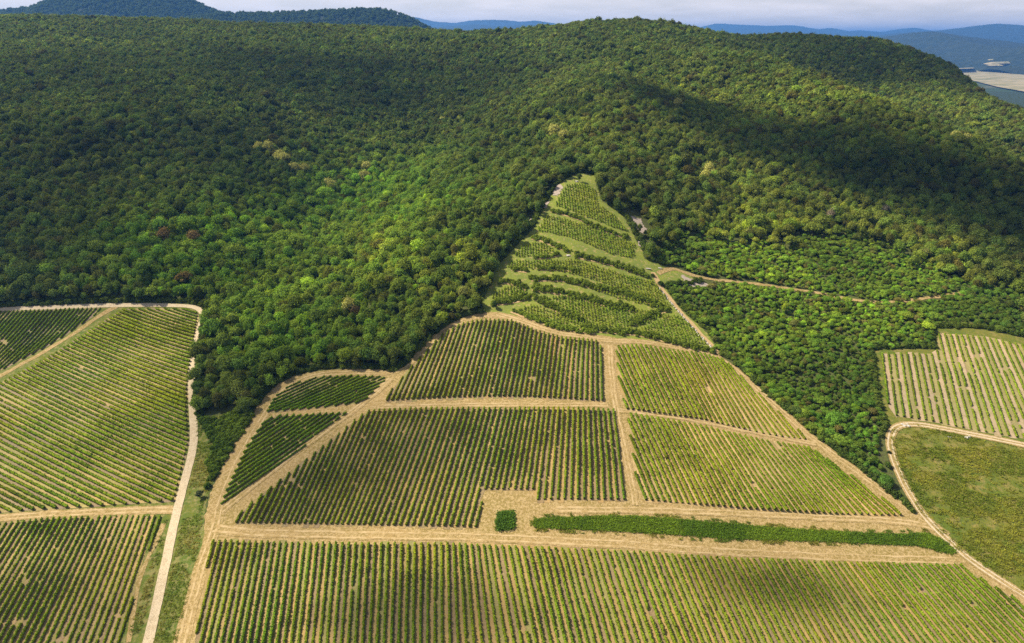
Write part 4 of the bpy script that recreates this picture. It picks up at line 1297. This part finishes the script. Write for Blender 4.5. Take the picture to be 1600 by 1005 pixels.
ridge("hills", [(200,44),(300,30),(345,23.5),(420,23),(480,21),(530,18),(570,16.5),(600,18),(625,24),(650,35),(668,45),(700,60)], 3000, 620, "low wooded hill behind the left ridge", rough=26, seed=2)
ridge("hills", [(500,62),(560,44),(600,30),(635,25),(650,27),(680,34),(712,36),(735,32),(765,31),(790,31.5),(815,34),(835,32),(870,37),(910,44),(960,56)], 16000, 2600, "pale blue hills behind the middle ridge", rough=60, seed=3)
ridge("hills", [(420,60),(640,45),(700,41),(745,38),(780,41),(830,38),(900,46),(1000,58)], 12500, 1700, "lower blue foothill behind the middle ridge", rough=50, seed=8)
ridge("hills", [(930,56),(975,36),(990,29),(998,27.5),(1008,29.5),(1030,40),(1060,56)], 19000, 2000, "tiny blue hilltop above the middle summit", rough=40, seed=4)
ridge("hills", [(1040,60),(1090,44),(1120,36.5),(1145,38),(1200,40.5),(1240,39.5),(1262,43),(1280,46),(1300,43.5),(1320,49),(1345,47.5),(1385,51),(1410,45),(1432,43.5),(1460,51),(1490,45),(1530,42),(1580,44),(1640,52),(1760,60)], 19000, 3000, "farthest pale blue hill chain on the right", rough=70, seed=5)
ridge("hills", [(1270,80),(1330,66),(1390,54),(1430,50),(1465,48),(1490,46),(1530,40),(1560,37),(1590,39),(1640,47),(1760,58)], 13000, 2400, "broad blue wooded mountain on the right", rough=90, seed=6)
ridge("hills", [(1300,110),(1370,86),(1400,71),(1430,57),(1450,49),(1468,50.5),(1500,56),(1560,63),(1620,72),(1760,80)], 7600, 2900, "nearest blue hill on the right", rough=120, seed=7)
fX, fT = [], []
for (X, D_, dep, XX, YY, ZZ) in RID[:2]:
    n_ = int((X[-1] - X[0]) * dep * .72 / 100)
    u = rng.uniform(0, XX.shape[0] - 1.01, n_); w = rng.uniform(XX.shape[1] * .18, XX.shape[1] * .53, n_)
    i, j = u.astype(int), w.astype(int); a, b = u - i, w - j
    zz = (ZZ[i, j] * (1 - a) + ZZ[i + 1, j] * a) * (1 - b) + (ZZ[i, j + 1] * (1 - a) + ZZ[i + 1, j + 1] * a) * b
    xx = XX[i, j] * (1 - a) + XX[i + 1, j] * a; yy = YY[i, j] * (1 - b) + YY[i, j + 1] * b
    fX.append(np.stack([xx, yy, zz - 1], 1))
fX = np.concatenate(fX); n_ = len(fX)
s_ = rng.uniform(1.1, 1.9, n_)
inst_mass("far_forest", fX, np.stack([np.zeros(n_), np.zeros(n_), rng.uniform(0, 6.28, n_)], 1), np.stack([s_, s_, s_ * rng.uniform(.7, 1.1, n_)], 1),
          rng.integers(0, MID, n_), np.array([0.075, 0.115, 0.03]) * rng.uniform(.7, 1.3, (n_, 1)), mid_me, "woods clothing the two hills just behind the left ridge")
print("far trees", n_)
# pale stubble land beyond the right ridge
M['stubble'] = ground_mat("far_pale_fields", (0.30, 0.25, 0.15), [(0.006, .45, .6, (0.22, 0.20, 0.10), .7), (0.012, .50, .60, (0.12, 0.13, 0.06), .7)], 0.1, 0.02)
def far_patch(name, pts, F0, label, lift=0.):
    P3 = np.array([pix_at(a, b, f_) for a, b, f_ in pts]); c = P3.mean(0)
    b = densify([p[:2] for p in P3], 60)
    zz = lambda x, y: np.interp(y, np.sort(P3[:, 1]), P3[np.argsort(P3[:, 1]), 2])
    pts_ = [Vector(p) for p in b]
    r = delaunay_2d_cdt(pts_, [(i, (i + 1) % len(b)) for i in range(len(b))], [], 1, 1e-3)
    v = np.array([(p.x, p.y) for p in r[0]]); f = np.array([list(t) for t in r[2]])
    V = np.column_stack([v, zz(v[:, 0], v[:, 1]) + lift])
    nf = len(V)
    o = add_obj(name, mk_mesh(name, V, f, M['stubble']))
    tag(o, label, kind='structure'); return o
def flat_F(py): return (CAMZ - (VALZ + 6)) / tan_down(py)
far_patch("pale_field", [(a, b, flat_F(b)) for a, b in [(1490,110.5),(1530,110.5),(1600,117),(1700,124),(1700,150),(1600,143),(1560,136),(1520,126)]], 4000, "pale stubble field beyond the right ridge")
# clearings on the slope of the nearest blue hill
def ridge_hit(a, b, rid):
    X, D_, dep, XX, YY, ZZ = rid
    for F in np.arange(D_ - dep * .98, D_, 12.0):
        p = pix_at(a, b, F)
        w = (F - (D_ - dep)) / (2 * dep) * (XX.shape[1] - 1); j = int(w)
        z0 = np.interp(p[0], XX[:, j], ZZ[:, j]); z1 = np.interp(p[0], XX[:, j + 1], ZZ[:, j + 1])
        if p[2] < z0 + (z1 - z0) * (w - j): return p, (X, F)
    return p, None
def clearing(poly_px_, label):
    P_ = []
    pp = densify(poly_px_, 1.5)
    for a, b in pp: P_.append(ridge_hit(a, b, RID[-1])[0])
    P_ = np.array(P_); c_ = P_.mean(0)
    V = np.vstack([P_, c_[None]]); V[:, 2] += 7
    n_ = len(P_); f = np.array([[i, (i + 1) % n_, n_] for i in range(n_)])
    tag(add_obj("hill_clearing", mk_mesh("hill_clearing", V, f, M['stubble'])), label, kind='structure')
clearing([(1536,101),(1548,98.5),(1575,97.5),(1579,100.5),(1566,104.5),(1545,105)], "pale clearing at the foot of the blue hill")
clearing([(1543,94.5),(1551,93.5),(1552,95.5),(1544,96)], "tiny pale clearing above the larger one")
clearing([(1495,108),(1520,107),(1522,108.5),(1497,109.5)], "thin pale strip left of the blue hill clearing")
# ------------------------------------------------------------------ clouds that shade the land (high above the frame)
M['cloud'], n, l = new_mat("cloud_vapour")
out = n.new("ShaderNodeOutputMaterial"); tc = n.new("ShaderNodeTexCoord")
sep = n.new("ShaderNodeVectorMath"); sep.operation = 'MULTIPLY'; sep.inputs[1].default_value = (1, 1, 0)
ln = n.new("ShaderNodeVectorMath"); ln.operation = 'LENGTH'
l.new(tc.outputs["Object"], sep.inputs[0]); l.new(sep.outputs[0], ln.inputs[0])
no = n.new("ShaderNodeTexNoise"); no.inputs["Scale"].default_value = 1.8; no.inputs["Detail"].default_value = 4
l.new(tc.outputs["Object"], no.inputs["Vector"])
ms = n.new("ShaderNodeMath"); ms.operation = 'MULTIPLY_ADD'; ms.inputs[1].default_value = -1.1; ms.inputs[2].default_value = .55
l.new(no.outputs["Fac"], ms.inputs[0])
ad = n.new("ShaderNodeMath"); ad.operation = 'ADD'; l.new(ln.outputs["Value"], ad.inputs[0]); l.new(ms.outputs[0], ad.inputs[1])
mr = n.new("ShaderNodeMapRange"); mr.interpolation_type = 'SMOOTHSTEP'
mr.inputs["From Min"].default_value = .30; mr.inputs["From Max"].default_value = .98; mr.inputs["To Min"].default_value = 1; mr.inputs["To Max"].default_value = 0
l.new(ad.outputs[0], mr.inputs["Value"])
oi = n.new("ShaderNodeAttribute"); oi.attribute_type = 'OBJECT'; oi.attribute_name = "density"
mm = n.new("ShaderNodeMath"); mm.operation = 'MULTIPLY'; l.new(mr.outputs["Result"], mm.inputs[0]); l.new(oi.outputs["Fac"], mm.inputs[1])
trn = n.new("ShaderNodeBsdfTransparent"); dif = n.new("ShaderNodeBsdfDiffuse"); dif.inputs["Color"].default_value = (.9, .9, .9, 1)
mx = n.new("ShaderNodeMixShader"); l.new(mm.outputs[0], mx.inputs[0]); l.new(trn.outputs[0], mx.inputs[1]); l.new(dif.outputs[0], mx.inputs[2])
l.new(mx.outputs[0], out.inputs["Surface"])
cl_bm = bmesh.new(); bmesh.ops.create_icosphere(cl_bm, subdivisions=4, radius=1)
r = np.random.default_rng(12)
cv = np.array([v.co[:] for v in cl_bm.verts])
bump = 1 + .22 * (fbm(cv[:, 0] * 10 + cv[:, 2] * 7, cv[:, 1] * 10, 4, 3) - .5)
for v, b_ in zip(cl_bm.verts, bump):
    v.co = v.co * b_
    if v.co.z < 0: v.co.z *= .35
cl_me = bpy.data.meshes.new("cloud"); cl_bm.to_mesh(cl_me); cl_bm.free(); cl_me.materials.append(M['cloud'])
CH = 900.0
def cloud(a, b, rx, ry, ang, dens, lab):
    h = hit(a, b); z = float(gz(*h)); k = (CH - z) / SUN.z
    o = add_obj("cloud", cl_me, loc=(h[0] + SUN.x * k, h[1] + SUN.y * k, CH))
    o.scale = (rx, ry, min(rx, ry) * .35); o.rotation_euler[2] = ang; o["density"] = dens
    tag(o, lab, kind='structure')
cloud(1120,190, 170, 62, -.95, .66, "long cloud shading the upper right slope")
cloud(1330,262, 190, 70, -.95, .72, "cloud shading the right slope")
cloud(1600,340, 240, 105, -.9, .74, "cloud shading the far right slope")
cloud(150,270, 260, 190, .3, .34, "broad thin cloud over the left wood")
cloud(250,120, 420, 260, .1, .32, "thin cloud over the left ridge")
cloud(640,140, 260, 160, .1, .30, "thin cloud over the middle of the ridge")
cloud(60,400, 120, 60, 0, .40, "thin cloud over the wood above the left field")
cloud(430,610, 95, 62, .6, .27, "small cloud shading the wood corner")
cloud(560,720, 75, 36, .4, .36, "small cloud shading the left of the middle block")
cloud(650,960, 48, 20, 0, .42, "wisp shading part of the near block")
cloud(1210,915, 36, 14, 0, .34, "wisp shading the right of the near block")
cloud(70,960, 60, 36, 0, .22, "wisp shading the lower left field")
cloud(1430,80, 330, 200, .3, .62, "thin cloud beyond the right ridge")

# ------------------------------------------------------------------ haze
bm = bmesh.new(); bmesh.ops.create_cube(bm, size=1)
for v in bm.verts:
    v.co = Vector((v.co.x * 50000, 18000 - 2500 + v.co.y * 36000 if False else (-2500 if v.co.y < 0 else 34000), VALZ - 30 if v.co.z < 0 else 440))
me = bpy.data.meshes.new("haze"); bm.to_mesh(me); bm.free()
hm, n, l = new_mat("haze_air")
out = n.new("ShaderNodeOutputMaterial"); pv = n.new("ShaderNodeVolumePrincipled")
pv.inputs["Color"].default_value = (0.13, 0.37, 0.92, 1); pv.inputs["Density"].default_value = 0.000068; pv.inputs["Anisotropy"].default_value = 0.2
l.new(pv.outputs[0], out.inputs["Volume"]); me.materials.append(hm)
tag(add_obj("haze", me), "blue summer haze over the far hills", kind='stuff')
